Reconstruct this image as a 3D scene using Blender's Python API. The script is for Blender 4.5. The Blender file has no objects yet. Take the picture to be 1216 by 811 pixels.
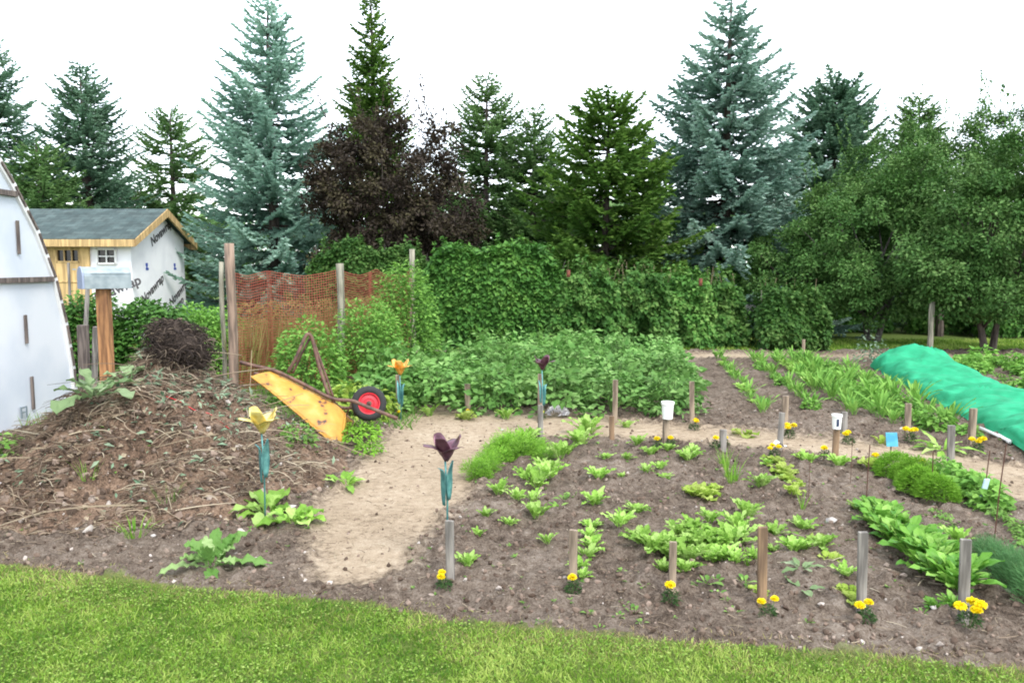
import bpy, math, random
import numpy as np
from mathutils import Vector, Matrix, Euler
R = math.radians
S = bpy.context.scene
col = S.collection

# ------------------------------------------------------------------ camera, world, sun, exposure
CAMZ, F, UC, VC = 1.65, 945.0, 608.0, 405.5
PITCH = math.atan((VC - 315.0) / F)
cd = bpy.data.cameras.new('camera'); cam = bpy.data.objects.new('camera', cd); col.objects.link(cam)
cam.location = (0, 0, CAMZ); cam.rotation_euler = (math.pi / 2 - PITCH, 0, 0)
cd.sensor_width = 36.0; cd.lens = 36.0 * F / 1216.0; cd.clip_end = 1000; cd.clip_start = 0.05
S.camera = cam
SUN_EL, SUN_AZ = 50.0, 150.0     # azimuth measured clockwise from +Y
w = bpy.data.worlds.new('World'); S.world = w; w.use_nodes = True
nt = w.node_tree; nt.nodes.clear()
out = nt.nodes.new('ShaderNodeOutputWorld'); add = nt.nodes.new('ShaderNodeAddShader')
b1 = nt.nodes.new('ShaderNodeBackground'); b2 = nt.nodes.new('ShaderNodeBackground')
sky = nt.nodes.new('ShaderNodeTexSky'); sky.sky_type = 'NISHITA'; sky.sun_disc = False
sky.sun_elevation = R(SUN_EL); sky.sun_rotation = R(SUN_AZ)
nt.links.new(sky.outputs[0], b1.inputs[0]); b1.inputs[1].default_value = 0.05
tc = nt.nodes.new('ShaderNodeTexCoord'); mp = nt.nodes.new('ShaderNodeMapping'); mp.inputs['Scale'].default_value = (1, 1, 3.5)
nz = nt.nodes.new('ShaderNodeTexNoise'); nz.inputs['Scale'].default_value = 2.2; nz.inputs['Detail'].default_value = 6
cr = nt.nodes.new('ShaderNodeValToRGB')
cr.color_ramp.elements[0].position = 0.3; cr.color_ramp.elements[0].color = (.76, .80, .85, 1)
cr.color_ramp.elements[1].position = 0.7; cr.color_ramp.elements[1].color = (1, 1, 1, 1)
nt.links.new(tc.outputs['Generated'], mp.inputs[0]); nt.links.new(mp.outputs[0], nz.inputs[0])
nt.links.new(nz.outputs[0], cr.inputs[0]); nt.links.new(cr.outputs[0], b2.inputs[0]); b2.inputs[1].default_value = 0.71
nt.links.new(b1.outputs[0], add.inputs[0]); nt.links.new(b2.outputs[0], add.inputs[1]); nt.links.new(add.outputs[0], out.inputs[0])
sl = bpy.data.lights.new('sun', 'SUN'); sl.energy = 1.2; sl.angle = R(20); sl.color = (1, .96, .9)
so = bpy.data.objects.new('sun', sl); col.objects.link(so)
_d = Vector((math.sin(R(SUN_AZ)) * math.cos(R(SUN_EL)), math.cos(R(SUN_AZ)) * math.cos(R(SUN_EL)), math.sin(R(SUN_EL))))
so.rotation_euler = _d.to_track_quat('Z', 'Y').to_euler()
S.view_settings.view_transform = 'Standard'; S.view_settings.look = 'None'
S.view_settings.exposure = 1.55; S.view_settings.gamma = 1; S.view_settings.use_curve_mapping = False
S.render.engine = 'CYCLES'
S.cycles.max_bounces = 6; S.cycles.diffuse_bounces = 3; S.cycles.transmission_bounces = 4; S.cycles.transparent_max_bounces = 8
S.cycles.filter_width = 1.9
S.cycles.use_denoising = True

# ------------------------------------------------------------------ helpers
def ray(u, v):
    x, y, z = (u - UC) / F, 1.0, -(v - VC) / F
    c, s = math.cos(PITCH), math.sin(PITCH)
    return np.array([x, y * c + z * s, -y * s + z * c])
def G(u, v, z=0.0):
    d = ray(u, v); t = (z - CAMZ) / d[2]
    return float(d[0] * t), float(d[1] * t)
def AT(u, v, Y):
    d = ray(u, v); t = Y / d[1]
    return float(d[0] * t), float(Y), float(CAMZ + d[2] * t)
rng = np.random.default_rng(7)
random.seed(7)

_tabs = {}
def vn(x, y, s=0):
    if s not in _tabs: _tabs[s] = np.random.default_rng(1000 + s).random((256, 256))
    T = _tabs[s]; x = np.asarray(x, float); y = np.asarray(y, float)
    xi = np.floor(x).astype(int); yi = np.floor(y).astype(int); fx = x - xi; fy = y - yi
    fx = fx * fx * (3 - 2 * fx); fy = fy * fy * (3 - 2 * fy)
    a = T[xi & 255, yi & 255]; b = T[(xi + 1) & 255, yi & 255]; c = T[xi & 255, (yi + 1) & 255]; d = T[(xi + 1) & 255, (yi + 1) & 255]
    return (a * (1 - fx) + b * fx) * (1 - fy) + (c * (1 - fx) + d * fx) * fy
def fbm(x, y, s=0, o=4, g=.5):
    r = 0; a = 1; t = 0; k = 1.0
    for i in range(o):
        r = r + a * vn(x * k + 17.3 * i, y * k - 9.1 * i, s + i); t += a; a *= g; k *= 2.03
    return r / t
def inpoly(px, py, poly):
    px = np.asarray(px); py = np.asarray(py); c = np.zeros(px.shape, bool); n = len(poly)
    for i in range(n):
        x1, y1 = poly[i]; x2, y2 = poly[(i + 1) % n]
        if y1 == y2: continue
        m = ((y1 > py) != (y2 > py)) & (px < (x2 - x1) * (py - y1) / (y2 - y1) + x1)
        c ^= m
    return c

class MB:
    def __init__(s): s.v = []; s.f = []; s.t = []; s.n = 0
    def add(s, V, Fc, tint=0.5, mi=0):
        V = np.asarray(V, float).reshape(-1, 3)
        if np.isscalar(tint): tint = np.full(len(V), float(tint))
        s.v.append(V); s.t.append(np.asarray(tint, float))
        if isinstance(Fc, np.ndarray): s.f.append((Fc + s.n, mi))
        else:
            by = {}
            for q in Fc: by.setdefault(len(q), []).append(q)
            for k, l in by.items(): s.f.append((np.array(l, int) + s.n, mi))
        s.n += len(V); return s
    def inst(s, TV, TF, Rm, pos, tint=None, mi=0):
        TV = np.asarray(TV, float); TF = np.asarray(TF, int); N = len(pos); n = len(TV)
        V = np.einsum('nij,kj->nki', Rm, TV) + np.asarray(pos)[:, None, :]
        Fc = (TF[None] + (np.arange(N) * n)[:, None, None]).reshape(-1, TF.shape[1])
        if tint is None: tint = rng.random(N)
        return s.add(V.reshape(-1, 3), Fc, np.repeat(np.asarray(tint, float), n), mi)
    def box(s, c, d, rot=None, tint=.5, mi=0):
        c = np.array(c, float); h = np.array(d, float) / 2
        V = np.array([[x, y, z] for x in (-1, 1) for y in (-1, 1) for z in (-1, 1)]) * h
        if rot is not None: V = V @ np.array(Euler(rot).to_matrix()).T
        return s.add(V + c, [(0, 1, 3, 2), (4, 6, 7, 5), (0, 4, 5, 1), (2, 3, 7, 6), (0, 2, 6, 4), (1, 5, 7, 3)], tint, mi)
    def bar(s, a, b, wx, wy, tint=.5, mi=0):          # rectangular bar from a to b
        a = np.array(a, float); b = np.array(b, float); d = b - a; d /= np.linalg.norm(d)
        up = np.array([0, 0, 1.]) if abs(d[2]) < .95 else np.array([0, 1., 0])
        x = np.cross(d, up); x /= np.linalg.norm(x); y = np.cross(x, d)
        V = [p + x * sx * wx / 2 + y * sy * wy / 2 for p in (a, b) for sx, sy in ((-1, -1), (1, -1), (1, 1), (-1, 1))]
        return s.add(V, [(3, 2, 1, 0), (4, 5, 6, 7), (0, 1, 5, 4), (1, 2, 6, 5), (2, 3, 7, 6), (3, 0, 4, 7)], tint, mi)
    def tube(s, P, rad, k=8, tint=.5, mi=0, cap=True):
        P = np.asarray(P, float); n = len(P); rad = np.full(n, rad, float) if np.isscalar(rad) else np.asarray(rad, float)
        D = np.gradient(P, axis=0); D /= np.linalg.norm(D, axis=1)[:, None] + 1e-12
        ref = np.array([0, 0, 1.]) if abs(D[0][2]) < .9 else np.array([1., 0, 0])
        V = []; x = np.cross(D[0], ref)
        for i in range(n):
            x = x - D[i] * np.dot(x, D[i]); x /= np.linalg.norm(x) + 1e-12; y = np.cross(D[i], x)
            for j in range(k):
                a = 2 * math.pi * j / k; V.append(P[i] + rad[i] * (x * math.cos(a) + y * math.sin(a)))
        Fc = [(i * k + j, i * k + (j + 1) % k, (i + 1) * k + (j + 1) % k, (i + 1) * k + j) for i in range(n - 1) for j in range(k)]
        if cap: Fc += [tuple(range(k))[::-1], tuple((n - 1) * k + j for j in range(k))]
        return s.add(V, Fc, tint, mi)
    def grid(s, V, nx, ny, tint=.5, mi=0, closed=False):   # V indexed [i*ny+j]
        i, j = np.meshgrid(np.arange(nx - 1), np.arange(ny - 1), indexing='ij'); a = (i * ny + j).ravel()
        return s.add(V, np.stack([a, a + ny, a + ny + 1, a + 1], 1), tint, mi)
    def lathe(s, prof, c=(0, 0, 0), k=20, tint=.5, mi=0, axis='z'):
        V = []
        for r, z in prof:
            for j in range(k):
                a = 2 * math.pi * j / k
                p = (r * math.cos(a), r * math.sin(a), z) if axis == 'z' else (r * math.cos(a), z, r * math.sin(a))
                V.append(np.array(p) + c)
        n = len(prof)
        Fc = [(i * k + j, i * k + (j + 1) % k, (i + 1) * k + (j + 1) % k, (i + 1) * k + j) for i in range(n - 1) for j in range(k)]
        Fc += [tuple(range(k))[::-1], tuple((n - 1) * k + j for j in range(k))]
        return s.add(V, Fc, tint, mi)
    def mesh(s, name, mats, smooth=False):
        me = bpy.data.meshes.new(name)
        V = np.concatenate(s.v); me.vertices.add(len(V)); me.vertices.foreach_set('co', V.ravel())
        loops = np.concatenate([f.ravel() for f, _ in s.f]); tot = np.concatenate([np.full(len(f), f.shape[1]) for f, _ in s.f])
        mi = np.concatenate([np.full(len(f), m) for f, m in s.f])
        me.loops.add(len(loops)); me.loops.foreach_set('vertex_index', loops.astype(np.int32))
        me.polygons.add(len(tot)); st = np.concatenate([[0], np.cumsum(tot)[:-1]])
        me.polygons.foreach_set('loop_start', st.astype(np.int32)); me.polygons.foreach_set('loop_total', tot.astype(np.int32))
        me.polygons.foreach_set('material_index', mi.astype(np.int32))
        me.polygons.foreach_set('use_smooth', np.full(len(tot), bool(smooth)))
        at = me.attributes.new('tint', 'FLOAT', 'POINT'); at.data.foreach_set('value', np.concatenate(s.t).astype(np.float32))
        for m in (mats if isinstance(mats, (list, tuple)) else [mats]): me.materials.append(m)
        me.update(calc_edges=True); me.validate(); return me
    def obj(s, name, mats, parent=None, loc=None, smooth=False, bevel=0):
        o = bpy.data.objects.new(name, s.mesh(name, mats, smooth)); col.objects.link(o)
        if parent: o.parent = parent
        if loc is not None: o.location = loc
        if bevel:
            m = o.modifiers.new('bevel', 'BEVEL'); m.width = bevel; m.segments = 2; m.limit_method = 'ANGLE'
        return o

def tag(o, label=None, cat=None, group=None, kind=None):
    if label: o['label'] = label
    if cat: o['category'] = cat
    if group: o['group'] = group
    if kind: o['kind'] = kind
    return o
def empty(name, loc, label, cat, group=None, rz=0):
    o = bpy.data.objects.new(name, None); col.objects.link(o); o.location = loc; o.rotation_euler = (0, 0, rz)
    return tag(o, label, cat, group)
def kids(o): return [c for c in bpy.data.objects if c.parent == o]
def dup(o, loc, rz=0, sc=1.0, label=None, group=None, tilt=(0, 0), ch=None):
    r = o.copy(); col.objects.link(r); r.location = loc; r.rotation_euler = (tilt[0], tilt[1], rz)
    r.scale = (sc, sc, sc) if np.isscalar(sc) else sc
    if label: r['label'] = label
    if group: r['group'] = group
    for c in (ch if ch is not None else kids(o)):
        d = c.copy(); col.objects.link(d); d.parent = r
    return r
def nrm(a): return a / (np.linalg.norm(a, axis=-1, keepdims=True) + 1e-12)
def frames(D, N, L=1.0, W=1.0, T=1.0):
    """columns: side*W, dir*L, normal*T"""
    D = nrm(D); X = nrm(np.cross(D, N)); Z = np.cross(X, D)
    L = np.broadcast_to(L, (len(D),)); W = np.broadcast_to(W, (len(D),)); T = np.broadcast_to(T, (len(D),))
    return np.stack([X * W[:, None], D * L[:, None], Z * T[:, None]], 2)

# ------------------------------------------------------------------ materials
def mat(name, base, rough=.7, metal=0, ramp=None, nscale=8, ndetail=5, stretch=(1, 1, 1), bump=0, bscale=None, spec=.5, coord='Object', trans=0, alpha=1):
    m = bpy.data.materials.new(name); m.use_nodes = True; t = m.node_tree; p = t.nodes['Principled BSDF']
    p.inputs['Roughness'].default_value = rough; p.inputs['Metallic'].default_value = metal
    p.inputs['Specular IOR Level'].default_value = spec
    p.inputs['Base Color'].default_value = (*base, 1)
    tc = t.nodes.new('ShaderNodeTexCoord'); mp = t.nodes.new('ShaderNodeMapping'); mp.inputs['Scale'].default_value = stretch
    t.links.new(tc.outputs[coord], mp.inputs[0])
    if ramp:
        n = t.nodes.new('ShaderNodeTexNoise'); n.inputs['Scale'].default_value = nscale; n.inputs['Detail'].default_value = ndetail
        r = t.nodes.new('ShaderNodeValToRGB'); t.links.new(mp.outputs[0], n.inputs[0]); t.links.new(n.outputs[0], r.inputs[0])
        e = r.color_ramp.elements
        while len(e) > 1: e.remove(e[0])
        for i, (pos, c) in enumerate(ramp):
            q = e[0] if i == 0 else e.new(pos)
            q.position = pos; q.color = (*c, 1)
        t.links.new(r.outputs[0], p.inputs['Base Color'])
    if bump:
        n2 = t.nodes.new('ShaderNodeTexNoise'); n2.inputs['Scale'].default_value = bscale or nscale; n2.inputs['Detail'].default_value = 6
        bm = t.nodes.new('ShaderNodeBump'); bm.inputs['Strength'].default_value = bump; bm.inputs['Distance'].default_value = .01
        t.links.new(mp.outputs[0], n2.inputs[0]); t.links.new(n2.outputs[0], bm.inputs['Height']); t.links.new(bm.outputs[0], p.inputs['Normal'])
    if trans:
        o = t.nodes['Material Output']; tr = t.nodes.new('ShaderNodeBsdfTranslucent'); mx = t.nodes.new('ShaderNodeMixShader'); mx.inputs[0].default_value = trans
        tr.inputs[0].default_value = (*base, 1)
        t.links.new(p.outputs[0], mx.inputs[1]); t.links.new(tr.outputs[0], mx.inputs[2]); t.links.new(mx.outputs[0], o.inputs[0])
    return m
def leafmat(name, c0, c1, c2, rough=.6, trans=.3, var=.25, patch=0):
    """per-leaf colour from the 'tint' attribute, a little variation per plant"""
    m = bpy.data.materials.new(name); m.use_nodes = True; t = m.node_tree; p = t.nodes['Principled BSDF']; o = t.nodes['Material Output']
    a = t.nodes.new('ShaderNodeAttribute'); a.attribute_name = 'tint'
    r = t.nodes.new('ShaderNodeValToRGB'); e = r.color_ramp.elements
    e[0].position = 0; e[0].color = (*c0, 1); e[1].position = 1; e[1].color = (*c2, 1); q = e.new(.5); q.color = (*c1, 1)
    t.links.new(a.outputs['Fac'], r.inputs[0])
    oi = t.nodes.new('ShaderNodeObjectInfo'); mr = t.nodes.new('ShaderNodeMapRange'); mr.inputs[3].default_value = 1 - var; mr.inputs[4].default_value = 1 + var
    t.links.new(oi.outputs['Random'], mr.inputs[0])
    mul = t.nodes.new('ShaderNodeMix'); mul.data_type = 'RGBA'; mul.blend_type = 'MULTIPLY'; mul.inputs[0].default_value = 1
    t.links.new(r.outputs[0], mul.inputs[6]); t.links.new(mr.outputs[0], mul.inputs[7])
    t.links.new(mul.outputs[2], p.inputs['Base Color']); p.inputs['Roughness'].default_value = rough; p.inputs['Specular IOR Level'].default_value = .22
    tr = t.nodes.new('ShaderNodeBsdfTranslucent'); mx = t.nodes.new('ShaderNodeMixShader'); mx.inputs[0].default_value = trans
    t.links.new(mul.outputs[2], tr.inputs[0]); t.links.new(p.outputs[0], mx.inputs[1]); t.links.new(tr.outputs[0], mx.inputs[2]); t.links.new(mx.outputs[0], o.inputs[0])
    return m
def tintmat(name, stops, rough=.8, bump=0, bscale=60):
    m = bpy.data.materials.new(name); m.use_nodes = True; t = m.node_tree; p = t.nodes['Principled BSDF']
    a = t.nodes.new('ShaderNodeAttribute'); a.attribute_name = 'tint'
    r = t.nodes.new('ShaderNodeValToRGB'); e = r.color_ramp.elements
    while len(e) > 1: e.remove(e[0])
    for i, (pos, c) in enumerate(stops):
        q = e[0] if i == 0 else e.new(pos); q.position = pos; q.color = (*c, 1)
    t.links.new(a.outputs['Fac'], r.inputs[0]); t.links.new(r.outputs[0], p.inputs['Base Color']); p.inputs['Roughness'].default_value = rough
    p.inputs['Specular IOR Level'].default_value = .2
    return m

def earthmat(name, A, B, sA=(.9, 16, 90), bump=.9):
    """two soils mixed by the 'tint' attribute (how much of B lies there)"""
    m = bpy.data.materials.new(name); m.use_nodes = True; t = m.node_tree; p = t.nodes['Principled BSDF']
    p.inputs['Roughness'].default_value = .95; p.inputs['Specular IOR Level'].default_value = .12
    g = t.nodes.new('ShaderNodeNewGeometry'); ns = []
    for q in sA:
        n = t.nodes.new('ShaderNodeTexNoise'); n.inputs['Scale'].default_value = q; n.inputs['Detail'].default_value = 7; n.inputs['Roughness'].default_value = .7
        t.links.new(g.outputs['Position'], n.inputs[0]); ns.append(n)
    m1 = t.nodes.new('ShaderNodeMix'); m1.inputs[0].default_value = .55; t.links.new(ns[0].outputs[0], m1.inputs[2]); t.links.new(ns[1].outputs[0], m1.inputs[3])
    m2 = t.nodes.new('ShaderNodeMix'); m2.inputs[0].default_value = .38; t.links.new(m1.outputs[0], m2.inputs[2]); t.links.new(ns[2].outputs[0], m2.inputs[3])
    cols = []
    for st in (A, B):
        r = t.nodes.new('ShaderNodeValToRGB'); e = r.color_ramp.elements
        while len(e) > 1: e.remove(e[0])
        for i, (pos, c) in enumerate(st):
            q = e[0] if i == 0 else e.new(pos); q.position = pos; q.color = (*c, 1)
        t.links.new(m2.outputs[0], r.inputs[0]); cols.append(r)
    a = t.nodes.new('ShaderNodeAttribute'); a.attribute_name = 'tint'
    ad = t.nodes.new('ShaderNodeMath'); ad.operation = 'MULTIPLY_ADD'; t.links.new(ns[1].outputs[0], ad.inputs[0]); ad.inputs[1].default_value = 1.3; t.links.new(a.outputs['Fac'], ad.inputs[2])
    mr = t.nodes.new('ShaderNodeMapRange'); mr.inputs[1].default_value = .88; mr.inputs[2].default_value = 1.42; t.links.new(ad.outputs[0], mr.inputs[0])
    mx = t.nodes.new('ShaderNodeMix'); mx.data_type = 'RGBA'; t.links.new(mr.outputs[0], mx.inputs[0]); t.links.new(cols[0].outputs[0], mx.inputs[6]); t.links.new(cols[1].outputs[0], mx.inputs[7]); t.links.new(mx.outputs[2], p.inputs['Base Color'])
    bm = t.nodes.new('ShaderNodeBump'); bm.inputs['Strength'].default_value = bump; bm.inputs['Distance'].default_value = .012
    a2 = t.nodes.new('ShaderNodeMath'); a2.operation = 'ADD'; t.links.new(ns[1].outputs[0], a2.inputs[0]); t.links.new(ns[2].outputs[0], a2.inputs[1]); t.links.new(a2.outputs[0], bm.inputs['Height']); t.links.new(bm.outputs[0], p.inputs['Normal'])
    return m

def groundmat(name, stops, s1=1.3, s2=22, s3=140, mixs=(.5, .35), bump=.8, rough=.95, spots=None):
    m = bpy.data.materials.new(name); m.use_nodes = True; t = m.node_tree; p = t.nodes['Principled BSDF']
    p.inputs['Roughness'].default_value = rough; p.inputs['Specular IOR Level'].default_value = .15
    g = t.nodes.new('ShaderNodeNewGeometry'); ns = []
    for s in (s1, s2, s3):
        n = t.nodes.new('ShaderNodeTexNoise'); n.inputs['Scale'].default_value = s; n.inputs['Detail'].default_value = 6; n.inputs['Roughness'].default_value = .65
        t.links.new(g.outputs['Position'], n.inputs[0]); ns.append(n)
    m1 = t.nodes.new('ShaderNodeMix'); m1.inputs[0].default_value = mixs[0]; t.links.new(ns[0].outputs[0], m1.inputs[2]); t.links.new(ns[1].outputs[0], m1.inputs[3])
    m2 = t.nodes.new('ShaderNodeMix'); m2.inputs[0].default_value = mixs[1]; t.links.new(m1.outputs[0], m2.inputs[2]); t.links.new(ns[2].outputs[0], m2.inputs[3])
    r = t.nodes.new('ShaderNodeValToRGB'); e = r.color_ramp.elements
    while len(e) > 1: e.remove(e[0])
    for i, (pos, c) in enumerate(stops):
        q = e[0] if i == 0 else e.new(pos); q.position = pos; q.color = (*c, 1)
    t.links.new(m2.outputs[0], r.inputs[0]); t.links.new(r.outputs[0], p.inputs['Base Color'])
    bm = t.nodes.new('ShaderNodeBump'); bm.inputs['Strength'].default_value = bump; bm.inputs['Distance'].default_value = .012
    ad = t.nodes.new('ShaderNodeMath'); ad.operation = 'ADD'; t.links.new(ns[1].outputs[0], ad.inputs[0])
    mh = t.nodes.new('ShaderNodeMath'); mh.operation = 'MULTIPLY'; mh.inputs[1].default_value = .5; t.links.new(ns[2].outputs[0], mh.inputs[0]); t.links.new(mh.outputs[0], ad.inputs[1])
    t.links.new(ad.outputs[0], bm.inputs['Height']); t.links.new(bm.outputs[0], p.inputs['Normal'])
    return m

M = {}
M['soil'] = groundmat('soil', [(.36, (.055, .036, .024)), (.46, (.115, .078, .056)), (.54, (.165, .115, .085)), (.64, (.23, .17, .13))], .9, 16, 90)
M['sand'] = groundmat('sand', [(.34, (.14, .095, .06)), (.46, (.235, .17, .105)), (.55, (.29, .215, .135)), (.66, (.36, .28, .19))], .8, 12, 120, bump=.45)
SOILC = [(.40, (.032, .024, .018)), (.455, (.080, .060, .045)), (.50, (.130, .101, .078)), (.55, (.185, .150, .119)), (.62, (.28, .24, .20))]
SANDC = [(.40, (.17, .128, .088)), (.46, (.29, .225, .155)), (.53, (.37, .295, .21)), (.61, (.47, .395, .30))]
M['earth'] = earthmat('earth', SOILC, SANDC)
M['turfedge'] = earthmat('turf_with_soil', SOILC, [(.35, (.045, .075, .018)), (.5, (.10, .145, .03)), (.65, (.19, .20, .07))])
M['turf'] = groundmat('turf', [(.35, (.04, .07, .015)), (.5, (.09, .14, .03)), (.65, (.15, .18, .06))], 1.1, 25, 160)
M['compost'] = groundmat('compost', [(.41, (.030, .021, .015)), (.46, (.09, .059, .040)), (.52, (.17, .113, .078)), (.60, (.28, .205, .145))], 1.4, 18, 100, bump=1.0)
M['grass'] = leafmat('grass_blades', (.07, .17, .018), (.205, .35, .04), (.42, .52, .13), trans=.35)
M['edgegrass'] = leafmat('edge_grass', (.20, .26, .06), (.33, .31, .11), (.42, .31, .20), trans=.3)
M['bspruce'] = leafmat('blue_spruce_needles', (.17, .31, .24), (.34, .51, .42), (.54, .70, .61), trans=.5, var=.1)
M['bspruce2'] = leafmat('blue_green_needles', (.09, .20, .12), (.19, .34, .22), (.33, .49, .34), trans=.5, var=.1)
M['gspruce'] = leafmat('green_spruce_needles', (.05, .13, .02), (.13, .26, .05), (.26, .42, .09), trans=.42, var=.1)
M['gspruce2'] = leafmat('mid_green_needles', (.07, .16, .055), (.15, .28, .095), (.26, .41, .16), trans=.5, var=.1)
M['purple'] = leafmat('purple_leaves', (.024, .017, .013), (.048, .036, .025), (.10, .09, .042), trans=.25, var=.1)
M['apple'] = leafmat('apple_leaves', (.032, .095, .018), (.068, .155, .034), (.155, .26, .08), trans=.2, var=.1)
M['hedge'] = leafmat('hedge_leaves', (.03, .095, .016), (.06, .17, .028), (.13, .27, .05), trans=.2, var=.1)
M['rasp'] = leafmat('raspberry_leaves', (.03, .10, .018), (.065, .17, .030), (.16, .28, .07), trans=.25, var=.3)
M['potato'] = leafmat('potato_leaves', (.075, .19, .038), (.145, .30, .07), (.26, .43, .14), trans=.3, var=.18)
M['pea'] = leafmat('pea_leaves', (.09, .23, .04), (.17, .36, .06), (.27, .48, .10), trans=.35, var=.12)
M['lettuce'] = leafmat('lettuce_leaves', (.15, .30, .04), (.27, .47, .08), (.42, .60, .18), trans=.35, var=.18)
M['ylettuce'] = leafmat('yellow_lettuce_leaves', (.19, .30, .03), (.28, .40, .06), (.38, .46, .12), trans=.35, var=.15)
M['spinach'] = leafmat('spinach_leaves', (.08, .23, .03), (.155, .35, .045), (.27, .47, .10), trans=.3, var=.12, rough=.4)
M['fern'] = leafmat('carrot_leaves', (.10, .26, .02), (.18, .38, .035), (.29, .50, .07), trans=.35, var=.12)
M['dill'] = leafmat('dill_leaves', (.06, .16, .05), (.09, .22, .075), (.13, .27, .10), trans=.35, var=.12)
M['mfol'] = leafmat('marigold_leaves', (.02, .05, .015), (.035, .085, .022), (.06, .12, .03), trans=.25)
M['mflower'] = leafmat('marigold_petals', (.80, .58, .005), (.9, .74, .01), (.92, .82, .05), trans=.25, var=.1)
M['weed'] = leafmat('weed_leaves', (.08, .19, .03), (.14, .28, .05), (.24, .38, .10), trans=.3)
M['pale'] = leafmat('pale_wilted_leaves', (.12, .2, .12), (.2, .3, .19), (.3, .38, .26), trans=.2)
M['bark'] = mat('bark', (.06, .045, .035), .9, ramp=[(.35, (.03, .022, .017)), (.65, (.10, .08, .065))], nscale=14, stretch=(1, 1, .25), bump=.8, bscale=30)
M['graybark'] = mat('grey_bark', (.1, .09, .08), .9, ramp=[(.35, (.05, .045, .04)), (.65, (.15, .135, .12))], nscale=14, stretch=(1, 1, .3), bump=.8, bscale=30)
M['stem'] = mat('green_stem', (.09, .17, .04), .6)
M['cane'] = mat('dry_cane', (.26, .2, .12), .8)
M['straw'] = tintmat('dead_stems', [(0, (.05, .035, .026)), (.3, (.12, .085, .062)), (.55, (.20, .15, .105)), (.8, (.29, .235, .16)), (1, (.40, .35, .26))])
M['roots'] = tintmat('roots', [(0, (.018, .013, .011)), (.55, (.042, .031, .026)), (.85, (.085, .063, .05)), (1, (.20, .155, .115))])
def wood(name, c, d, sc=6): return mat(name, c, .85, ramp=[(.38, d), (.5, c), (.60, tuple(min(1, x * 1.45) for x in c))], nscale=sc, ndetail=8, stretch=(5, 5, .5), bump=.4, bscale=20)
M['stake'] = wood('weathered_stake', (.23, .18, .13), (.12, .09, .065))
M['gstake'] = wood('grey_stake', (.20, .185, .165), (.11, .10, .09))
M['bstake'] = wood('brown_stake', (.20, .13, .075), (.12, .075, .045))
M['gpost'] = wood('grey_green_post', (.20, .19, .145), (.10, .10, .07))
M['rpost'] = wood('redbrown_post', (.19, .135, .10), (.11, .08, .06))
M['cedar'] = wood('cedar_post', (.29, .145, .06), (.17, .08, .035))
M['pine'] = wood('new_pine', (.42, .29, .13), (.33, .22, .095), 3)
M['dwood'] = wood('dark_batten', (.13, .105, .09), (.07, .055, .05))

# ------------------------------------------------------------------ layout of the ground (world metres, from the photo's perspective)
def W(pts): return [G(u, v) for u, v in pts]
LAWN = W([(-140, 655), (0, 670), (100, 683), (200, 697), (330, 706), (450, 722), (560, 738), (700, 752), (850, 762), (1000, 776), (1216, 792), (1420, 800)])
LAWN = LAWN + [(5, .5), (-5, .5)]
PATH = W([(372, 702), (356, 640), (385, 590), (428, 552), (452, 520), (462, 500), (470, 488), (560, 488), (640, 491), (740, 499), (860, 507), (1000, 521), (1110, 536), (1216, 552), (1500, 590),
          (1500, 650), (1216, 596), (1100, 562), (1000, 545), (900, 533), (840, 527), (760, 522), (690, 520), (600, 514), (585, 540), (560, 575), (520, 620), (495, 650), (455, 692)])
BACK = [(2.6, 15.0), (12, 14.3), (12, 13.6), (8.5, 13.9), (6.2, 14.2), (2.8, 14.15)]
def rowdir(Y): return .15 * Y
def pile_h(x, y):
    x = np.asarray(x, float); y = np.asarray(y, float)
    h = .80 * np.exp(-(((x + 2.80) / .80) ** 2 + ((y - 6.6) / .95) ** 2) ** .66)
    h += .26 * np.exp(-((x + 3.0) / 1.0) ** 2 - ((y - 6.1) / .9) ** 2)
    h += .10 * np.exp(-((x + 3.3) / 1.2) ** 2 - ((y - 5.5) / .6) ** 2)
    h += .10 * np.exp(-((x + 2.1) / .55) ** 2 - ((y - 5.9) / .5) ** 2)
    return np.maximum(h - .07, 0) * 1.06
def soil_h(x, y):
    a = fbm(x * 9, y * 9, 3, 4, .6) - .5; b = fbm(x * 1.3, y * 1.3, 11, 3) - .5; c = vn(x * 24, y * 24, 20) - .5
    d = np.clip(fbm(x * 17, y * 17, 27, 3, .6) - .52, 0, 1); e = np.clip(fbm(x * 7 + 3, y * 7, 35, 2) - .6, 0, 1)
    return a * .075 + b * .06 + c * .018 + d * .12 + e * .12
def regions(x, y):
    j = .10 * (fbm(x * 3, y * 3, 31, 4, .65) - .5); j2 = .16 * (fbm(x * 4 + 9, y * 4, 41, 5, .7) - .5); k = .12 * (fbm(x * 9, y * 9 + 5, 45, 3) - .5)
    lawn = inpoly(x + j2 * .5, y + j2 + k * .5, LAWN)
    j3 = .35 * (fbm(x * 2.4 + 3, y * 2.4, 51, 5, .7) - .5)
    path = inpoly(x + j3, y + j3 * .7, PATH) | inpoly(x + j, y + j3, BACK)
    far = (y > 15.4 + j * 4) | (x > 10.5)
    return lawn, path & ~lawn, far & ~path & ~lawn
def ground_h(x, y):
    x = np.asarray(x, float); y = np.asarray(y, float)
    lawn, path, far = regions(x, y); s = soil_h(x, y)
    flat = (fbm(x * 2, y * 2, 61, 3) - .5) * .02 + (vn(x * 18, y * 18, 66) - .5) * .006
    return np.where(lawn, flat + .012, np.where(path, flat - .004, np.where(far, flat, s + .004)))
def gz(x, y):
    return float(ground_h(np.array([x]), np.array([y]))[0])
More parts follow.
